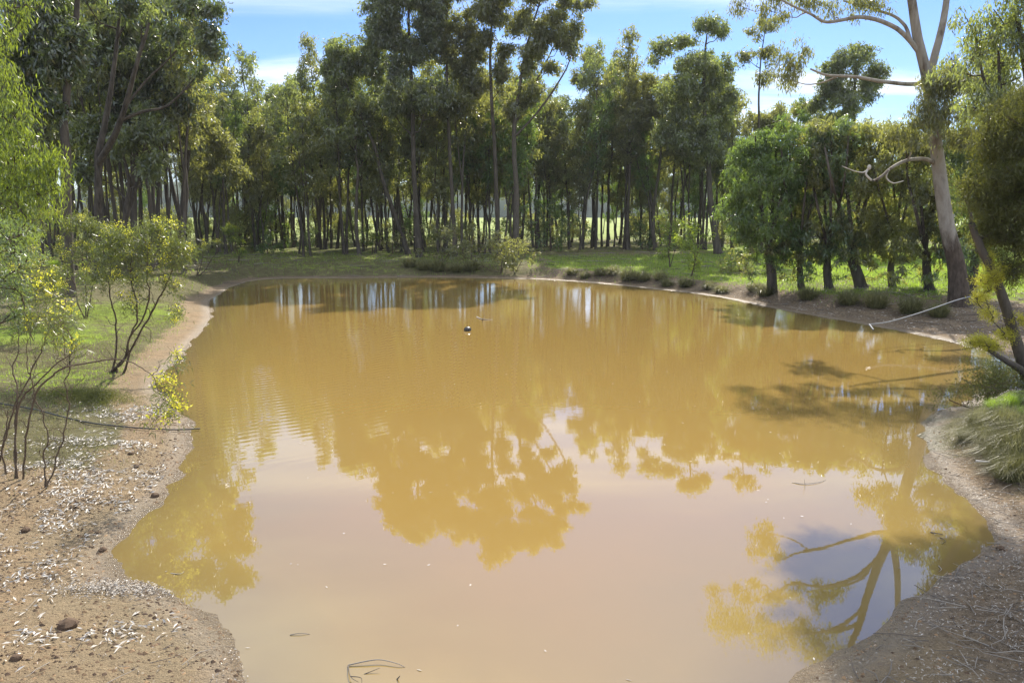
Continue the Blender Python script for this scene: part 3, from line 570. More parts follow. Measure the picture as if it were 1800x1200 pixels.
for k, (px, Y, r, lab, lob) in enumerate(row):
    r *= .84
    b = gnd(px, (512, 507, 506, 506, 504, 509, 516)[k]); Y = float(b[1]); rg = np.random.RandomState(60 + k); lean = rg.randn() * 8
    fk = unp(px + lean, 446 + rg.randn() * 8, Y)
    t = Tree(b - np.array([0, 0, .05]), [b - np.array([0, 0, .05]), b * .5 + fk * .5 + rg.randn(3) * .06, fk], r, r * .72, 60 + k, 12, 1.45, .8, .03)
    for q in range(4):
        tx = px + lean + (q - 1.5) * 22 + rg.randn() * 6
        t.path([fk, unp((px + lean) * .45 + tx * .55, 370, Y + rg.randn() * .5), unp(tx, 310, Y + rg.randn() * .9), unp(tx + rg.randn() * 10, 240, Y + rg.randn())], r * .38, .03, 7, 1., .1, .05)
    cs = lobes(lob, Y, t.rng, (.24, .50), 1.6, 1.4)
    cs += lobes([(px - 36, 420, 26, 30), (px + 30, 415, 26, 30), (px + rg.randn() * 20, 445, 30, 20), (px - 20, 250, 24, 30), (px + 24, 230, 26, 26)], Y, t.rng, (.2, .42), .9, 1.5)
    for q in range(26): cs.append(np.append(unp(px + rg.randn() * 34, 436 + rg.rand() ** 1.5 * 56, Y - rg.rand() * 1.4 + .4), rg.uniform(.12, .28)))
    t.clumps(cs, 900, .19, .050, 1.0, .95, rise=.2, twigs=2, rmax=.05)
    t.make('bushy_tree', lab, 'tree', GRW, 'bark', 'leaf_green' if k == 0 else 'leaf_olive' if k in (1, 4) else 'leaf_shiny' if k in (2, 6) else 'leaf_olive')
# ------------------------------------------------------------------ right edge: leaning fine-leaved tree, hanging gum, low boughs
def edge_tree():
    Y = 16.5; b = unp(1835, 700, Y); b[2] = hz(b[0], b[1]) - .1
    t = Tree(b, [b] + [unp(*q, Y) for q in [(1806,660),(1786,605),(1770,555),(1748,490),(1722,435),(1706,392)]], .14, .06, 81, 9, 1.2, .35, .02)
    t.path([unp(u, v, Y - .3) for u, v in [(1835,700),(1800,655),(1765,632),(1738,616)]], .10, .03, 8)
    cs = lobes([(1765,260,50,60),(1790,330,50,60),(1745,330,36,50),(1800,200,60,50),(1790,410,40,36),(1745,400,30,30),(1830,300,60,80),(1850,420,50,60),(1860,200,70,60),(1770,470,30,20)], Y, t.rng, (.2, .45), 2.3, 1.5)
    t.clumps(cs, 5200, .10, .015, .7, .95, tufts=14, rise=.1, twigs=3, rmax=.03)
    y2 = Geo(); cs = lobes([(1728,515,16,30),(1745,480,18,30),(1735,550,14,16),(1712,600,22,18),(1745,606,20,14),(1775,590,20,14),(1790,560,14,12)], Y - .2, t.rng, (.13, .2), 2.0, .5)
    t.clumps(cs, 9000, .06, .009, .2, .9, tufts=10, rise=-.2, twigs=2, rmax=.015, geo=y2)
    e = t.make('needle_leaved_tree', 'dark fine leaved tree leaning in from the right edge with yellow green lower tufts', 'tree', None, 'bark', 'leaf_fine')
    y2.build('yellow_foliage', MT['leaf_yellow'], e, t.base, False, True)
edge_tree()
def side_gum():
    Y = 20.0; b = unp(1850, 640, Y); b[2] = hz(b[0], b[1]) - .1
    t = Tree(b, [b] + [unp(*q, Y) for q in [(1850,500),(1840,380),(1830,280),(1815,200),(1800,120),(1790,40)]], .2, .05, 82, 9, 1.3, .35, .03)
    t.path([unp(u, v, Y) for u, v in [(1830,290),(1790,240),(1765,210),(1758,150),(1755,90)]], .07, .025, 7)
    t.path([unp(u, v, Y) for u, v in [(1765,210),(1740,170),(1722,110),(1715,60)]], .045, .015, 6)
    cs = lobes([(1745,50,30,30),(1780,70,34,34),(1725,90,20,24),(1760,110,30,20),(1800,20,40,30),(1780,140,24,20),(1712,60,14,20),(1720,150,20,26),(1790,-20,50,24),(1735,20,20,14),(1850,60,50,60),(1696,40,20,26),(1690,120,26,30),(1745,165,44,34),(1705,190,34,26),(1790,200,40,34)], Y, t.rng, (.28, .5), 1.8, 1.2)
    t.path([np.array(v) for v in ((13.0, 20, 6.5), (12.2, 20, 9.6), (11.3, 20.4, 11.0), (9.8, 20.8, 12.2))], .08, .03, 7)
    for _ in range(110): cs.append(np.array([t.rng.uniform(6.4, 11), t.rng.uniform(18.8, 22.5), t.rng.uniform(10.9, 13.6), t.rng.uniform(.35, .6)]))
    for _ in range(150): cs.append(np.array([t.rng.uniform(6.4, 9.2), t.rng.uniform(19.4, 22.5), t.rng.uniform(11.2, 13.8), t.rng.uniform(.4, .7)]))
    t.clumps(cs, 800, .15, .036, 1.3, .9, rise=.1, twigs=4, rmax=.03)
    t.make('drooping_gum', 'gum at the top right corner with long loose drooping leaves against the sky', 'tree', None, 'bark', 'leaf_gum')
side_gum()
# ------------------------------------------------------------------ left edge
def left_edge():
    Y = 13.0; b = np.array([-11.2, Y, 0]); b[2] = hz(b[0], b[1])
    t = Tree(b, [b, b + np.array([.2, .1, 1.6]), b + np.array([.5, 0, 3.4]), b + np.array([1.0, -.1, 5.2]), b + np.array([1.4, 0, 7.6])], .16, .05, 91, 9, 1.3, .35, .05)
    cs = lobes([(20,215,40,36),(50,270,44,40),(20,330,50,44),(62,340,34,34),(80,300,22,26),(10,420,40,30),(70,390,20,26),(-60,260,70,100),(-40,120,60,60),(8,165,20,24),(-60,400,60,60)], Y, t.rng, (.22, .42), 2.2, 1.3)
    t.clumps(cs, 1900, .10, .017, 1.6, 1.1, tufts=12, rise=.0, twigs=3, rmax=.03)
    cs = lobes([(30,24,40,20),(70,10,20,16),(10,60,30,20),(60,40,16,12),(-40,30,60,40)], Y, t.rng, (.22, .36), 1.6, 1.0)
    t.clumps(cs, 1500, .10, .018, 1.6, 1., tufts=10, rise=.0, twigs=3, rmax=.03)
    t.make('weeping_tree', 'bright green weeping tree hanging in from the left edge', 'tree', None, 'bark', 'leaf_bright')
    Y = 10.5; b = np.array([-7.3, Y, 0]); b[2] = hz(b[0], b[1])
    t = Tree(b, [b, b + np.array([.0, .1, .8]), b + np.array([.1, .1, 1.6]), b + np.array([.2, 0, 2.6])], .05, .02, 92, 7, 1.2, .2, .04)
    cs = lobes([(10,410,40,30),(34,450,24,30),(0,500,40,34),(40,510,20,20),(14,560,30,20),(-50,470,50,60),(60,440,14,14)], Y, t.rng, (.14, .26), 2.0, 1.)
    t.clumps(cs, 3800, .055, .014, .6, 1., tufts=10, rise=.0, twigs=2, rmax=.012)
    t.make('leafy_shrub', 'dense glossy leaved shrub at the left edge below the weeping tree', 'shrub', None, 'stem', 'leaf_shiny')
left_edge()
def wattle(base, stems, tips, Y, seed, label, leaf=(.10, .013), n=26, fl=.35, r0=.015, name='wattle_shrub', lowfl=(), lm='leaf_wattle'):
    """stems: list of px paths (px,py,dY); tips: px spots of leaf sprays"""
    Y = float(base[1]); rg = np.random.RandomState(seed); b = np.array([base[0], base[1], hz(base[0], base[1]) - .02])
    t = Tree(b, [b, b + np.array([0, 0, .06]), b + np.array([.01, 0, .12])], r0 * 1.2, r0, seed, 6, 1.0, .9, 0)
    fg = Geo()
    for st in stems:
        P = [unp(u, v, Y + d) for u, v, d in st]; P[0] = np.array([P[0][0], P[0][1], hz(P[0][0], P[0][1]) - .03])
        PP = cmr(P, 4); PP[1:] += rg.randn(len(PP) - 1, 3) * .014 * Y / 10
        PP = t.path(PP[::2], r0, r0 * .3, 6, 1.1, .15, .03)
        for j in range(6, len(PP) - 1, 3):
            if rg.rand() < .62:
                d = unit(rg.randn(3) * np.array([1, 1, .5]) + np.array([0, 0, .75])); l_ = rg.uniform(.14, .42) * Y / 11; q_ = [PP[j]]
                for _ in range(5): d = unit(d + rg.randn(3) * .38); q_.append(q_[-1] + d * l_ / 5)
                rd = np.linspace(r0 * .42, .0022, 6); tube(t.g, q_, rd, 5)
                for a, w in zip(q_[2:], rd[2:]): t.np.append(a); t.nr.append(w)
                if rg.rand() < .6:
                    d = unit(d + rg.randn(3) * .8); tube(t.g, [q_[3], q_[3] + d * l_ * .3, q_[3] + unit(d + rg.randn(3) * .4) * l_ * .55], [.004, .003, .002], 4)
    cs = []
    for u, v, ru, rv, m in tips:
        for _ in range(int(m * (2.0 if 102.5 < seed < 105.5 else 1.25))):
            c = unp(u + rg.randn() * ru * .5, v + rg.randn() * rv * .5, Y + rg.randn() * .35); cs.append(np.append(c, rg.uniform(.09, .16)))
    cs = sorted(cs, key=lambda c: c[2])
    for c in cs:
        Q = np.array(t.np); dv = c[:3] - Q; ds = np.linalg.norm(dv, axis=1) + np.clip(-dv[:, 2] + .15, 0, None) * .8; i = int(np.argmin(ds)); q = Q[i]; ln = np.linalg.norm(dv[i])
        m = (q + c[:3]) / 2 + rg.randn(3) * .10 * ln; P = cmr([q, m, c[:3]], 4); rr = min(t.nr[i] * .7, .004 + .008 * ln)
        rd = np.linspace(rr, .0025, len(P)); tube(t.g, P, rd, 5)
        for a, w in zip(P[2:], rd[2:]): t.np.append(a); t.nr.append(w)
        for _ in range(2):
            e = c[:3] + rg.randn(3) * .12; tube(t.g, [P[-3], (P[-3] + e) / 2 + rg.randn(3) * .02, e], [.004, .003, .002], 4)
        leaves(t.l, c[:3] + rg.randn(int(n * 1.4), 3) * c[3] * .75, leaf[0], leaf[1], .55, rg)
        if rg.rand() < fl * .6:
            k = 46; cc = c[:3] + np.array([0, 0, .05]); leaves(fg, cc + rg.randn(k, 3) * c[3] * .55, .045, .022, -.2, rg)
    for u, v in lowfl:
        c = unp(u, v, Y); leaves(fg, c + rg.randn(60, 3) * .06, .05, .022, -.1, rg)
    e = t.make(name, label, 'shrub', None, 'stem', lm, 'leaves')
    if fg.n: tag(fg.build('yellow_leaves', MT['flower'], e, t.base, False, True), kind='stuff')
    return e
q = gnd(28, 840)
wattle(q[:2], [[(28,832,0),(24,760,0),(26,700,0),(20,650,.1),(30,600,.2),(34,540,.3)], [(30,832,0),(28,720,0),(60,680,-.1),(100,640,-.2),(130,605,-.3),(100,560,-.3)], [(-10,850,.3),(10,780,.2),(26,715,.1),(60,650,.1),(82,600,.1),(78,560,.1)],
               [(28,720,0),(70,690,-.2),(110,650,-.4),(150,640,-.5),(190,634,-.6),(230,636,-.7),(262,660,-.8),(280,690,-.9)], [(10,830,.2),(14,760,.2),(20,720,.2)]],
       [(90,570,50,30,7),(30,560,40,30,6),(120,600,30,20,3),(282,672,8,8,2),(312,640,12,10,3),(296,690,14,10,3),(285,715,14,10,3),(275,745,8,6,2),(310,720,8,8,2),(60,520,50,20,5)], 9.6, 101,
       'nearest wattle shrub at far left, a long thin bough reaching over the shore', n=30, fl=.35, lowfl=[(296,665),(300,690),(318,715),(296,730)])
q = gnd(80, 856)
wattle(q[:2], [[(80,856,0),(78,800,0),(80,760,0),(70,720,0),(60,680,0),(54,630,0),(60,580,0)], [(82,856,0),(98,800,0),(112,750,0),(118,700,0),(112,670,0),(125,650,0),(112,620,.1),(110,560,.1)]],
       [(60,560,30,24,5),(110,545,30,24,5),(85,590,30,16,3)], 9.0, 102, 'thin twin stemmed wattle shrub in pale leaf litter, right of the nearest one', n=26, fl=.3, r0=.012)
q = gnd(205, 655)
wattle(q[:2], [[(195,690,0),(215,640,0),(235,595,0),(262,540,0),(264,510,0),(258,470,0),(262,430,0)], [(200,690,0),(225,620,.1),(262,560,.2),(290,510,.3),(312,470,.4),(330,440,.4)], [(215,640,0),(228,600,-.1),(245,560,-.2),(240,500,-.3),(238,450,-.3)], [(200,680,.2),(202,620,.2),(206,560,.2),(188,500,.2),(196,470,.2)],
               [(120,700,.1),(122,660,0),(120,620,0)]],
       [(260,420,50,24,20),(310,430,26,16,10),(215,410,30,16,10),(240,450,50,14,10),(300,460,30,14,7),(190,450,30,20,7),(312,552,8,10,2),(330,440,10,10,3),(200,480,30,24,8),(250,490,26,20,7),(300,500,22,22,5),(180,440,26,20,7),(160,500,20,30,5),(230,530,26,20,4),(285,395,26,12,6)], 15.0, 103,
       'wide wattle shrub with crossing stems in the middle of the left bank', (.11, .022), n=30, fl=.22, r0=.028, lowfl=[(310,545),(308,560)])
q = gnd(150, 560)
wattle(q[:2], [[(150,560,0),(148,500,0),(145,440,0),(150,400,0)], [(150,560,0),(130,500,.2),(110,450,.3),(100,400,.4)], [(152,560,0),(165,500,0),(180,440,0)]],
       [(140,385,22,8,9),(165,400,20,8,7),(120,395,24,12,5),(88,375,16,12,5),(190,405,16,6,4),(140,430,40,20,9),(180,475,14,14,3),(60,400,16,10,3),(170,440,40,26,9),(215,430,24,20,6),(120,460,24,24,6)], 15.6, 104, 'tall wattle shrub topped by the brightest yellow spray at left', (.13, .024), n=34, fl=.75, r0=.025)
q = gnd(95, 600)
wattle(q[:2], [[(95,600,0),(92,540,0),(88,490,0)], [(98,600,0),(110,550,.1),(118,500,.2)], [(60,610,0),(55,560,0),(40,500,0)]], [(95,500,26,14,9),(100,480,24,10,7),(50,520,24,20,8),(60,460,30,20,8),(150,490,14,10,4),(20,470,26,24,8)], 12.6, 105,
       'low leafy wattle shrub with scattered yellow tips in front of the dark trunk at left', (.10, .018), n=30, fl=.4, r0=.016)
q = gnd(350, 485)
wattle(q[:2], [[(346,488,0),(356,460,0),(364,430,0)], [(348,488,0),(370,460,.2),(382,430,.3)], [(346,488,0),(340,460,.2),(335,440,.1)]], [(360,432,16,10,8),(378,425,8,8,5),(340,440,12,8,4)], 27, 106, 'small yellow tipped shrub at the top of the inner left bank', (.16, .035), n=30, fl=.6, r0=.03)
q = gnd(420, 462)
wattle(q[:2], [[(420,462,0),(416,430,0),(408,405,0)], [(420,462,0),(424,440,0),(422,420,0)]], [(404,402,14,8,9),(416,418,12,8,7),(420,445,10,10,4)], 33, 107, 'bright yellow green sapling alone at the far left corner of the pond', (.20, .05), n=34, fl=.6, r0=.03, lm='leaf_bright')
# light green saplings on the lawn and wispy shrubs on the far bank
def sapling(px, py, top, seed, label, lm, w=22, nm='sapling', nl=420, sz=.2):
    q = gnd(px, py); tp = unp(px, top, q[1]); h = tp[2] - q[2]; rg = np.random.RandomState(seed); s = q[1] / F
    t = Tree(q, [q, q + np.array([rg.randn() * .1, 0, h * .4]), q + np.array([rg.randn() * .2, 0, h * .95])], .045, .012, seed, 6, 1.2, .2, .04)
    t.path([q, q + np.array([w * s * .3, .1, h * .4]), q + np.array([w * s * .6, .2, h * .8])], .03, .01, 5)
    cs = [np.array([q[0] + rg.randn() * w * s * .5, q[1] + rg.randn() * w * s * .4, q[2] + h * rg.uniform(.2, 1), rg.uniform(.25, .5)]) for _ in range(16)]
    t.clumps(cs, nl, sz, sz * .3, .5, .9, rise=.3, twigs=3, rmax=.02); t.make(nm, label, 'sapling' if nm == 'sapling' else 'shrub', None, 'stem', lm)
sapling(1178, 470, 382, 111, 'light green sapling on the lawn, left one of the bright pair', 'leaf_bright', 30)
sapling(1215, 486, 385, 112, 'light green sapling on the lawn, right one of the bright pair, nearer the water', 'leaf_bright', 34)
sapling(1300, 478, 446, 113, 'low loose bush at the right end of the lawn', 'leaf_olive', 40, 'shrub')
sapling(830, 470, 400, 114, 'wispy grey green shrub on the far bank in front of the central trunks', 'leaf_olive', 44, 'shrub')
sapling(880, 474, 408, 115, 'wispy shrub at the foot of the tall central eucalypts beside the lawn edge', 'leaf_olive', 40, 'shrub')
sapling(905, 476, 430, 116, 'low shrub where the far bank meets the lawn', 'leaf_olive', 36, 'shrub')
sapling(780, 462, 395, 117, 'thin shrub behind the far bank left of the wispy pair', 'leaf_olive', 44, 'shrub')
sapling(690, 446, 395, 118, 'yellowish bush between trunks left of the leaning eucalypt', 'leaf_olive', 44, 'shrub')
sapling(655, 446, 400, 119, 'yellow green bush under the slim trees left of centre', 'leaf_bright', 34, 'shrub', 300)
sapling(470, 446, 418, 120, 'low green bush at the inner end of the left bank', 'leaf_green', 30, 'shrub')
sapling(1738, 712, 662, 121, 'low brown twiggy shrub on top of the right mound', 'leaf_fine', 60, 'shrub', 2600, .05)
sapling(1800, 700, 650, 122, 'dark low shrub at the right edge behind the mound', 'leaf_fine', 60, 'shrub', 2600, .05)
# ------------------------------------------------------------------ ground cover: tussocks, grass, litter, clods, twigs
def tussock(seed, r, h, n, lm, w=.012):
    rg = np.random.RandomState(seed); g = Geo(); a = rg.rand(n) * 6.283; rr = r * .45 * rg.rand(n) ** .6
    p0 = np.stack([np.cos(a) * rr, np.sin(a) * rr, np.zeros(n)], 1); out = np.stack([np.cos(a + rg.randn(n) * .5), np.sin(a + rg.randn(n) * .5), np.zeros(n)], 1)
    k = (rg.rand(n) ** 1.3 * 1.25)[:, None]; hh = (h * rg.uniform(.25, 1.25, n))[:, None]; up = np.array([0, 0, 1.])
    jt = rg.randn(n, 3) * r * np.array([.10, .10, .05]); p1 = p0 + out * r * .35 * k + up * hh * .7 + jt; p2 = p0 + out * r * .9 * k + up * hh * (1.05 - .45 * k) + jt * 1.6 + rg.randn(n, 3) * r * .12
    side = np.cross(out, up) * w
    V = np.stack([p0 - side, p0 + side, p1 + side * .8, p1 - side * .8, p2], 1).reshape(-1, 3); i = np.arange(n)[:, None] * 5; rv = rg.rand(n)
    g.add(V, i + np.array([[0, 1, 2, 3]]), rv); g.n -= len(V); g.v.append(np.zeros((0, 3))); 
    g.f.append(i + np.array([[3, 2, 4]])); g.r.append(rv); g.n += len(V)
    return g
def place_tuss(lst, proto, cat, name='grass_tussock', group='grass tussocks'):
    first = None
    for k, (px, py, s, lab) in enumerate(lst):
        q = gnd(px, py)
        if first is None:
            o = proto[0].build(name, MT[proto[1]], None, (0, 0, 0), False, True); first = o
        else: o = first.copy(); C.objects.link(o)
        o.location = tuple(q - np.array([0, 0, .02])); o.scale = (s, s, s * (.9 + .2 * ((k * 7) % 5) / 5)); o.rotation_euler = (0, 0, k * 1.7)
        tag(o, lab, cat, group)
place_tuss([(1740,778,1.0,'large dry grass tussock nearest the shore on the right mound'),(1790,800,1.15,'large dry tussock at the right edge below the mound top'),(1722,748,.8,'smaller dry tussock on the left shoulder of the right mound'),(1770,752,1.0,'dry tussock in the middle of the right mound'),(1775,840,.9,'drooping dry tussock at the foot of the right mound'),(1830,780,1.3,'broad dry tussock half out of frame on the right mound'),(1700,770,.6,'smallest dry tussock, low on the shoreward side of the right mound'),(1755,808,.8,'dry tussock below the largest one on the right mound'),(1810,830,1.,'dry tussock at the lower right edge of the mound')],
           (tussock(1, .48, .38, 2400, 0, .002), 'dry_grass'), 'grass tussock', group='dry tussocks on the right mound')
place_tuss([(1745,720,.7,'fresh green grass tuft left on top of the right mound'),(1778,716,.75,'fresh green grass tuft in the middle of the mound top'),(1795,735,.6,'fresh green grass tuft at the right edge of the mound top'),(95,470,1.6,'green grass tuft beside the dark trunk at far left')], (tussock(2, .32, .34, 900, 0, .003), 'grass_blade'), 'grass tuft', group='green tufts')
far = []
names = ['at the left end of the lawn shore','just right of the lawn shore end','below the left part of the lawn','dark, below the left saplings','broad, under the middle of the lawn','overhanging the shore under the saplings','low, beside the broad one','half way along the lawn edge','dry, before the right lawn','small, near the bare white shore','rounded, at the right end of the lawn','brown, close to the leafy row','rough, in front of the leftmost leafy tree']
for k, (px, py, s) in enumerate([(1005,487,1.2),(1028,489,1.0),(1055,489,1.1),(1078,490,1.4),(1105,492,1.6),(1130,494,1.5),(1160,497,1.2),(1172,503,1.0),(1205,503,1.2),(1245,508,1.0),(1268,512,1.1),(1325,512,1.1),(1345,520,1.2)]):
    far.append((px, py, s, 'grass tussock ' + names[k]))
place_tuss(far, (tussock(3, .5, .40, 620, 0, .009), 'dry_grass'), 'grass tussock', group='tussocks along the far right shore')
mid = [(720,478,1.3,'reedy tussock at the left end of the central reed bank'),(745,480,1.2,'reedy tussock left of the middle of the central reed bank'),(770,481,1.4,'reedy tussock in the middle of the central reed bank'),(800,482,1.2,'reedy tussock right of the middle of the central reed bank'),(828,482,1.3,'reedy tussock at the right end of the central reed bank'),(1420,525,1.2,'tussock in shade under the second leafy tree'),(1490,535,1.2,'tussock in shade under the thickest leafy tree'),(1540,540,1.3,'tussock in shade under the slim leafy tree'),(1600,550,1.3,'tussock in shade left of the big gum'),(1650,556,1.0,'tussock at the foot of the big gum')]
place_tuss(mid, (tussock(4, .55, .52, 600, 0, .008), 'dry_grass'), 'grass tussock', group='shaded bank tussocks')
def on_ground(g): pass
# short grass: blades over the lawn and the green patches
rg = np.random.RandomState(8)
def scatter(n, xa, xb, ya, yb, fn):
    x = rg.uniform(xa, xb, n); y = ya + (yb - ya) * rg.uniform(0, 1, n); D_ = sdist(x, y); keep = rg.rand(n) < fn(x, y, D_); x, y, D_ = x[keep], y[keep], D_[keep]
    return x, y, height(x, y, D_), D_
def blades(x, y, z, h, w, g):
    n = len(x); a = rg.rand(n) * 6.283; d = np.stack([np.cos(a), np.sin(a), 0 * a], 1); p = np.stack([x, y, z - .01], 1); hh = (h * rg.uniform(.5, 1.3, n))[:, None]; ww = w * rg.uniform(.6, 1.3, n)[:, None]
    tip = p + np.array([0, 0, 1.]) * hh + unit(rg.randn(n, 3)) * hh * .5
    V = np.stack([p - d * ww, p + d * ww, tip], 1).reshape(-1, 3); g.add(V, np.arange(n * 3).reshape(-1, 3), rg.rand(n))
g = Geo()
x, y, z, D_ = scatter(90000, 1, 34, 32, 62, lambda x, y, d: grassmask(x, y, d) * .9 * (d > .6)); blades(x, y, z, .13, .02, g)
x, y, z, D_ = scatter(90000, -13, -3.5, 11, 30, lambda x, y, d: grassmask(x, y, d) * .9 * (d > .6)); blades(x, y, z, .06, .008, g)
x, y, z, D_ = scatter(30000, -30, 0, 40, 66, lambda x, y, d: grassmask(x, y, d) * .8 * (d > .9)); blades(x, y, z, .14, .02, g)
g2 = Geo()
x, y, z, D_ = scatter(150000, -16, -3.5, 9, 34, lambda x, y, d: mossmask(x, y, d) * .8 * (d > .6) * sstep(.3, .6, fbm(x, y, 1.0, 12))); blades(x, y, z, .07, .006, g2)
x, y, z, D_ = scatter(40000, -30, 10, 36, 68, lambda x, y, d: .5 * (d > .7) * sstep(.3, .6, fbm(x, y, 2.0, 13))); blades(x, y, z, .13, .014, g2)
tag(g2.build('dry_grass', MT['dry_grass'], None, (0, 0, 0), False, True), 'thin dry olive grass over the left bank and the wood floor', 'dry grass', kind='stuff')
tag(g.build('grass', MT['grass_blade'], None, (0, 0, 0), False, True), 'short green grass on the lawn and in patches on the left bank', 'grass', kind='stuff')
# low green ground cover mound near the shore at left
g = Geo(); q0 = gnd(150, 700)
for k in range(260):
    a = rg.randn(2) * np.array([.55, .34]); q = q0[:2] + a; r = math.exp(-(a[0] / .75) ** 2 - (a[1] / .5) ** 2)
    c = np.array([q[0], q[1], hz(q[0], q[1]) + .16 * r * rg.rand()]); leaves(g, c + rg.randn(60, 3) * np.array([.06, .06, .035]), .045, .006, -.5, rg)
tag(g.build('creeping_shrub', MT['leaf_fine'], None, (0, 0, 0), False, True), 'low spreading grey green creeping shrub between the wattle stems and the shore', 'shrub')
# fallen leaves
def flat_leaves(x, y, z, size, w, g):
    n = len(x); a = rg.rand(n) * 6.283; d = unit(np.stack([np.cos(a), np.sin(a), rg.randn(n) * .22], 1)); s = unit(np.cross(d, np.stack([rg.randn(n) * .45, rg.randn(n) * .45, np.ones(n)], 1)))
    Ls = (size * rg.uniform(.5, 1.3, n))[:, None]; W = (w * rg.uniform(.6, 1.3, n))[:, None]; p = np.stack([x, y, z + .010 + rg.rand(n) * .02], 1)
    V = np.stack([p - d * Ls / 2, p + s * W / 2 + np.array([0, 0, .006]), p + d * Ls / 2, p - s * W / 2 + np.array([0, 0, .006])], 1).reshape(-1, 3)
    return V
g = Geo()
def lit(n, xa, xb, ya, yb, fn, size, w, lo, hi):
    x, y, z, D_ = scatter(n, xa, xb, ya, yb, fn); V = flat_leaves(x, y, z, size, w, g); g.add(V, np.arange(len(x) * 4).reshape(-1, 4), rg.uniform(lo, hi, len(x)))
def cl(x, y, spots): return np.clip(sum(ell(x, y, *s) for s in spots), 0, 1)
sp = [(30,860,1.0,.8),(110,850,.7,.6),(20,930,.6,.7),(190,790,.8,.5),(170,740,1.2,.4),(210,690,.9,.5),(60,780,.9,.7),(10,1040,.4,.6),(200,1030,.35,.25),(250,690,.4,.6),(150,840,.6,.3),(230,740,.6,.3)]
lit(60000, -9, -2, 5, 20, lambda x, y, d: np.clip(cl(x, y, sp) * sstep(.35, .62, fbm(x, y, .4, 3)) * 1.1, 0, 1) * (d > .15), .08, .021, .45, 1.)
lit(90000, -12, -1, 4, 22, lambda x, y, d: (.12 + .6 * sstep(1, 4, d)) * (d > .1) * sstep(.3, .6, fbm(x, y, .7, 5)), .05, .012, .0, .38)
lit(70000, 2, 9.5, 4, 20, lambda x, y, d: (d > .05) * sstep(.2, .6, fbm(x, y, .5, 6)), .042, .008, .0, .75)
lit(20000, 8, 26, 18, 40, lambda x, y, d: (d > .3) * .6, .11, .03, .0, .9)
lit(14000, -2.6, 1.5, 3.5, 9, lambda x, y, d: (d > -.02) * .5, .04, .01, .1, 1.)
pq = gnd0(215, 1018, .1)
lit(9000, pq[0] - .9, pq[0] + .9, pq[1] - .5, pq[1] + .4, lambda x, y, d: (d > -.02) * np.exp(-((x - pq[0]) / .5) ** 2 - ((y - pq[1] + .08) / .16) ** 2), .045, .011, .0, .8)
tag(g.build('leaf_litter', MT['litter'], None, (0, 0, 0), False, True), 'pale grey fallen gum leaves strewn over the near banks', 'leaf litter', kind='stuff')
# crumbs of mud along the near waterline
g = Geo(); ico = np.array([[1, 0, 0], [-1, 0, 0], [0, 1, 0], [0, -1, 0], [0, 0, 1], [0, 0, -1]], float); icf = np.array([[0, 2, 4], [2, 1, 4], [1, 3, 4], [3, 0, 4], [2, 0, 5], [1, 2, 5], [3, 1, 5], [0, 3, 5]])
def clods(n, xa, xb, ya, yb, fn, s0, s1, lo=0, hi=1):
    x, y, z, D_ = scatter(n, xa, xb, ya, yb, fn); m = len(x); s = (s0 + (s1 - s0) * rg.rand(m) ** 4)[:, None, None]
    V = ico[None] * s * rg.uniform(.6, 1.3, (m, 6, 1)) * np.array([1, 1, .6]) + np.stack([x, y, z], 1)[:, None]
    g.add(V.reshape(-1, 3), (np.arange(m)[:, None, None] * 6 + icf[None]).reshape(-1, 3), np.repeat(rg.uniform(lo, hi, m), 8))
clods(26000, -7, -1, 4, 20, lambda x, y, d: (d > .03) * .8 * sstep(.1, .5, fbm(x, y, 1.2, 8)) * np.where(d < 4, 1, .4), .005, .035)
clods(9000, 2.2, 8, 4, 16, lambda x, y, d: (d > .03) * .8, .005, .03)
clods(26000, -4, 6, 4, 14, lambda x, y, d: np.exp(-((d - .05) / .10) ** 2), .004, .022, .2, 1)
clods(16000, -7, -1, 5, 20, lambda x, y, d: np.exp(-((d - .12) / .16) ** 2) * sstep(.3, .5, fbm(x, y, .3, 21)), .004, .014, .7, 1.)
clods(14000, -7.5, -1.5, 5, 18, lambda x, y, d: (d > .2) * (d < 5) * sstep(.35, .6, fbm(x, y, .9, 22)), .010, .034, 0, .12)
tag(g.build('earth_clods', MT['clod'], None, (0, 0, 0), False, True), 'small dark earth clods and gravel on the near banks', 'gravel', kind='stuff')
# twigs
g = Geo()
def twigs(n, xa, xb, ya, yb, fn, l0, l1, r):
    x, y, z, D_ = scatter(n, xa, xb, ya, yb, fn)
    for k in range(len(x)):
        l = rg.uniform(l0, l1); a = rg.rand() * 6.283; d = np.array([math.cos(a), math.sin(a)]); p = []
        for s in (-.5, -.1, .3, .5):
            q = np.array([x[k], y[k]]) + d * l * s + rg.randn(2) * l * .05; p.append([q[0], q[1], z[k] + .02 + rg.rand() * .03])
        tube(g, p, [r, r * .9, r * .6, r * .3], 4)
twigs(1700, 3.0, 8.5, 5, 13, lambda x, y, d: (d > .1) * (.25 + .75 * ell(x, y, 1760, 1060, 1.3, 1.2)), .12, .5, .005)
twigs(600, -8, -2, 5, 18, lambda x, y, d: (d > .2) * .5, .1, .35, .004)
twigs(240, 9, 24, 20, 36, lambda x, y, d: (d > .3) * .7, .3, 1.4, .015)
twigs(300, -30, 22, 42, 66, lambda x, y, d: (d > .6) * 1., .6, 2.6, .02)
tag(g.build('twigs', MT['twig'], None, (0, 0, 0), True, True), 'dead twigs scattered on the banks', 'twigs', kind='stuff')
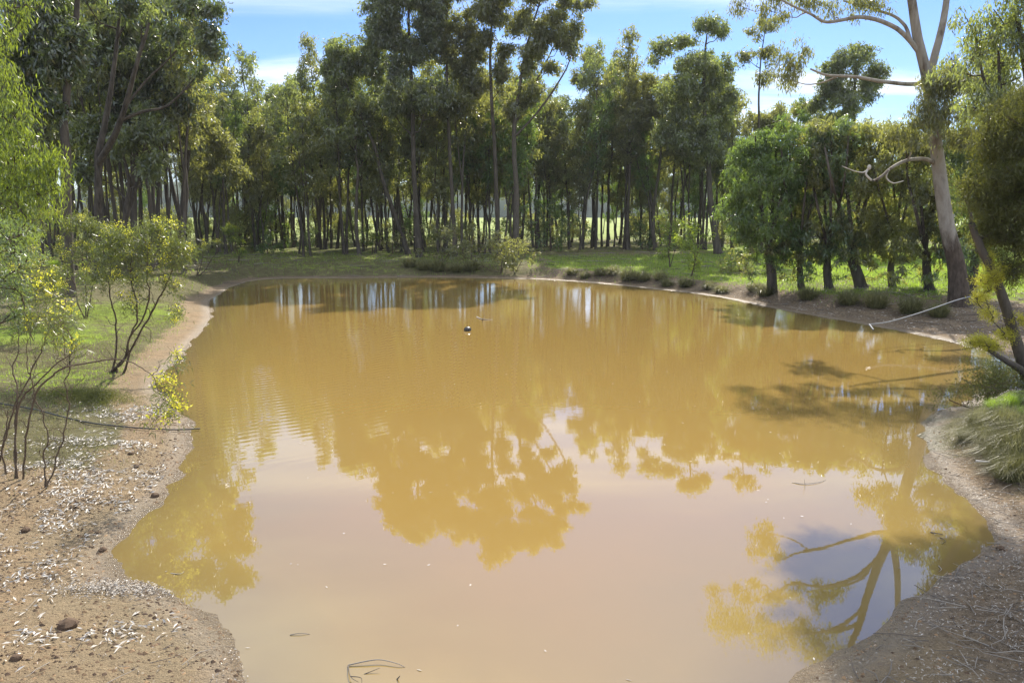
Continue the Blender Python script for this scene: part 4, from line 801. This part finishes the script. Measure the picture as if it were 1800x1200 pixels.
# ------------------------------------------------------------------ single small things
def stick(name, pts, r, label, cat, m='twig', z=.01, br=()):
    g = Geo(); P = [gnd0(a, b, zz) for a, b, zz in pts]; tube(g, cmr(P, 4), np.linspace(r, r * .4, (len(P) - 1) * 4 + 1), 6)
    for q in br: tube(g, cmr([gnd0(a, b, zz) for a, b, zz in q], 4), np.linspace(r * .7, r * .25, (len(q) - 1) * 4 + 1), 5)
    o = g.build(name, MT[m], None, (0, 0, 0), True, True); return tag(o, label, cat)
stick('floating_stick', [(838,557,0),(848,561,.02),(866,562,.0)], .03, 'dark forked stick poking out of the water beyond the floating ball', 'stick', br=[[(848,561,.02),(852,557,.22)]])
stick('fallen_branch', [(612,1168,.01),(650,1160,.03),(672,1159,.03),(700,1166,.02),(712,1172,0)], .007, 'thin curved branch with knots lying in the shallow water at bottom centre', 'branch', br=[[(612,1168,.01),(616,1188,.03),(630,1198,.02)], [(640,1184,.0),(668,1173,.03)], [(616,1188,.03),(634,1190,.05),(636,1200,.03)]])
stick('floating_twig', [(510,1115,.005),(528,1112,.015),(545,1114,0)], .005, 'short twig floating near the bottom left shore', 'twig')
stick('floating_twig', [(1636,935,.005),(1648,937,.02),(1658,939,0)], .008, 'straight dark twig floating off the right shore', 'twig')
stick('floating_twig', [(1652,944,0),(1662,950,.03),(1655,956,0)], .005, 'small hooked twig floating just below the straight one off the right shore', 'twig')
stick('floating_twig', [(1650,994,0),(1655,1000,.03),(1650,1004,0)], .005, 'little forked twig floating nearest the shaded right shore', 'twig')
stick('floating_twig', [(698,1193,0),(703,1187,.04)], .008, 'stub of wood standing in the water at bottom centre', 'twig')
stick('floating_twig', [(300,1007,0),(316,1008,.01),(324,1004,.02)], .006, 'pale curved twig floating in the shallows at lower left', 'twig')
stick('half_sunk_branch', [(1392,848,0),(1415,850,.012),(1440,847,.01),(1452,843,.0)], .006, 'thin dark branch lying on the water left of the gum reflection', 'branch', br=[[(1415,850,.012),(1414,842,.12)]])
stick('driftwood', [(1715,810,.35),(1740,811,.36)], .02, 'pale stick lying on the slope below the dry tussocks', 'stick', 'deadwood')
g = Geo(); q = gnd0(822, 581, .0); th = np.linspace(0.02, math.pi - .02, 9); tube(g, [q + np.array([0, 0, .04 - .10 * math.cos(a)]) for a in th], [.001 + .13 * math.sin(a) for a in th], 14)
tube(g, [q + np.array([0, 0, .13]), q + np.array([.015, 0, .155])], [.02, .012], 8)
tag(g.build('floating_ball', simple('dark_rubber', (.05, .045, .04), .35, .6)), 'round dark ball floating alone in the middle of the pond', 'ball')
g = Geo(); pts = [(1528,570),(1560,566),(1600,555),(1640,542),(1680,528),(1706,521)]; P = []
for k, (a, b) in enumerate(pts): P.append(unp(a, b, 23.9 + .55 * k))
tube(g, cmr(P, 5), .017, 10)
P0 = P[0]; tube(g, [P0 + np.array([0, -.3, -.12]), P0], .026, 10)
tag(g.build('water_pipe', MT['pipe']), 'pale grey pipe sloping from the right bank into the water', 'pipe')
g = Geo(); P = []
for a, b in [(-60,706),(0,712),(60,722),(110,735),(160,746),(210,752),(260,756),(310,758),(352,758)]:
    q = gnd(a, b); P.append(q + np.array([0, 0, max(.035, .035 - q[2])]))
tube(g, cmr(P, 4), .014, 8); tag(g.build('black_pipe', MT['hose']), 'thin black pipe running across the left bank into the water', 'pipe')
g = Geo(); x = rg.uniform(-4, 7, 420); y = 5.2 + 30 * rg.rand(420) ** 1.1; d_ = sdist(x, y); kk = (d_ < -.08) & (rg.rand(420) < .25 + .75 * np.exp(d_ / 1.2)); x, y = x[kk], y[kk]
V = flat_leaves(x, y, 0 * x - .004, .05, .014, g); V[:, 2] = .003 + .004 * rg.rand(len(V)); g.add(V, np.arange(len(x) * 4).reshape(-1, 4), rg.rand(len(x)) ** .6)
tag(g.build('floating_leaves', MT['litter'], None, (0, 0, 0), False, True), 'small fallen leaves and scraps floating on the muddy water', 'floating leaves', kind='stuff')
# dark stones on the left beach
rk = [(118,1100,.09,'largest dark stone on the bottom left beach'),(28,1158,.05,'dark stone near the bottom left corner'),(272,872,.06,'dark stone at the waterline on the left beach'),(230,798,.05,'small dark stone half way up the left beach'),(240,820,.045,'dark stone nearest the shore bend on the left beach'),(45,933,.06,'dark stone beside the pale leaf litter at lower left'),(180,967,.05,'dark stone close to the lower left waterline'),(1760,965,.05,'dark stone at the right shore')]
for k, (a, b, s, lab) in enumerate(rk):
    q = gnd(a, b); g = Geo(); u = unit(np.random.RandomState(k).randn(60, 3))
    th = np.linspace(.05, math.pi - .05, 8); v = []; rr = np.random.RandomState(300 + k)
    for t_ in th:
        for f_ in range(10): v.append([math.sin(t_) * math.cos(f_ * .628), math.sin(t_) * math.sin(f_ * .628), -math.cos(t_) * .6])
    v = np.array(v); v *= s * (1 + .5 * (vn(v[:, 0] * 3 + k, v[:, 1] * 3 + v[:, 2] * 5, 1, k) - .5))[:, None]
    i = (np.arange(7)[:, None] * 10); j = np.arange(10)[None]; f = np.stack([i + j, i + (j + 1) % 10, i + 10 + (j + 1) % 10, i + 10 + j], -1).reshape(-1, 4); g.add(v, f, np.full(len(f), .1))
    o = g.build('stone', MT['clod'], None, (0, 0, 0), False, True); o.location = (q[0], q[1], q[2] + s * .25); tag(o, lab, 'stone', 'dark stones on the near banks')
# low open shed behind the leafy row
def box(g, a, b):
    a = np.array(a, float); b = np.array(b, float)
    v = np.array([[x_, y_, z_] for z_ in (a[2], b[2]) for y_ in (a[1], b[1]) for x_ in (a[0], b[0])])
    g.add(v, [[0, 2, 3, 1], [4, 5, 7, 6], [0, 1, 5, 4], [2, 6, 7, 3], [0, 4, 6, 2], [1, 3, 7, 5]])
Y = 100; xa = unp(1355, 400, Y)[0]; xb = unp(1450, 400, Y)[0]; zg = hz((xa + xb) / 2, Y); zr = unp(1400, 377, Y)[2]
e = empty('open_shed', ((xa + xb) / 2, Y, zg), 'low open shed with pale roof edge and slab seen between the leafy row trunks', 'shed')
off = np.array(e.location)
g = Geo(); box(g, (xa, Y, zr - .18), (xb, Y + 4, zr)); g.build('roof', simple('pale_metal', (.7, .68, .68), .5, .5, 2, .1), e, off, False)
g = Geo(); box(g, (xa, Y - .6, zg - .1), (xb, Y + 4.2, zg + .16)); g.build('slab', simple('pale_concrete', (.55, .52, .48), .9, .2, 3, .15), e, off, False)
for k in range(4):
    g = Geo(); x_ = xa + .15 + (xb - xa - .42) * k / 3; box(g, (x_, Y + .1, zg + .16), (x_ + .12, Y + .22, zr - .18)); g.build('post', MT['bark'], e, off, False)
g = Geo(); box(g, (xa + .1, Y + 3.7, zg + .16), (xb - .1, Y + 3.8, zr - .18)); g.build('back_wall', simple('weathered_cladding', (.16, .17, .16), .8, .2, 2, .2), e, off, False)

# ------------------------------------------------------------------ the air
g = Geo(); box(g, (-2500, -400, -12), (2500, 3700, 70))
hm = bpy.data.materials.new('thin_haze'); hm.use_nodes = True; t = hm.node_tree; t.nodes.clear(); o_ = t.nodes.new('ShaderNodeOutputMaterial'); v_ = t.nodes.new('ShaderNodeVolumePrincipled')
v_.inputs['Color'].default_value = (.93, .95, 1, 1); v_.inputs['Density'].default_value = .00018; v_.inputs['Anisotropy'].default_value = .3; t.links.new(v_.outputs[0], o_.inputs['Volume'])
tag(g.build('haze', hm, None, (0, 0, 0), False), 'thin pale haze in the air over the pond and wood', 'haze', kind='stuff')

# ------------------------------------------------------------------ labels: where a few neighbours read alike, say which one by its side
seen = {}
for o in C.objects:
    if o.parent is None and o.get('label') and o.get('group'): seen.setdefault(o['label'], []).append(o)
for lab, os_ in seen.items():
    if 1 < len(os_):
        os_.sort(key=lambda o: o.location.x / max(o.location.y, 1)); n = len(os_)
        w = {2: ['left', 'right'], 3: ['leftmost', 'middle', 'rightmost'], 4: ['leftmost', 'inner left', 'inner right', 'rightmost']}.get(n, ['leftmost', 'second leftmost'] + (['central'] if n == 5 else ['third leftmost'] + ['central'] * (n - 6) + ['third rightmost']) + ['second rightmost', 'rightmost'])
        for o, k in zip(os_, w): o['label'] = k + ' ' + lab
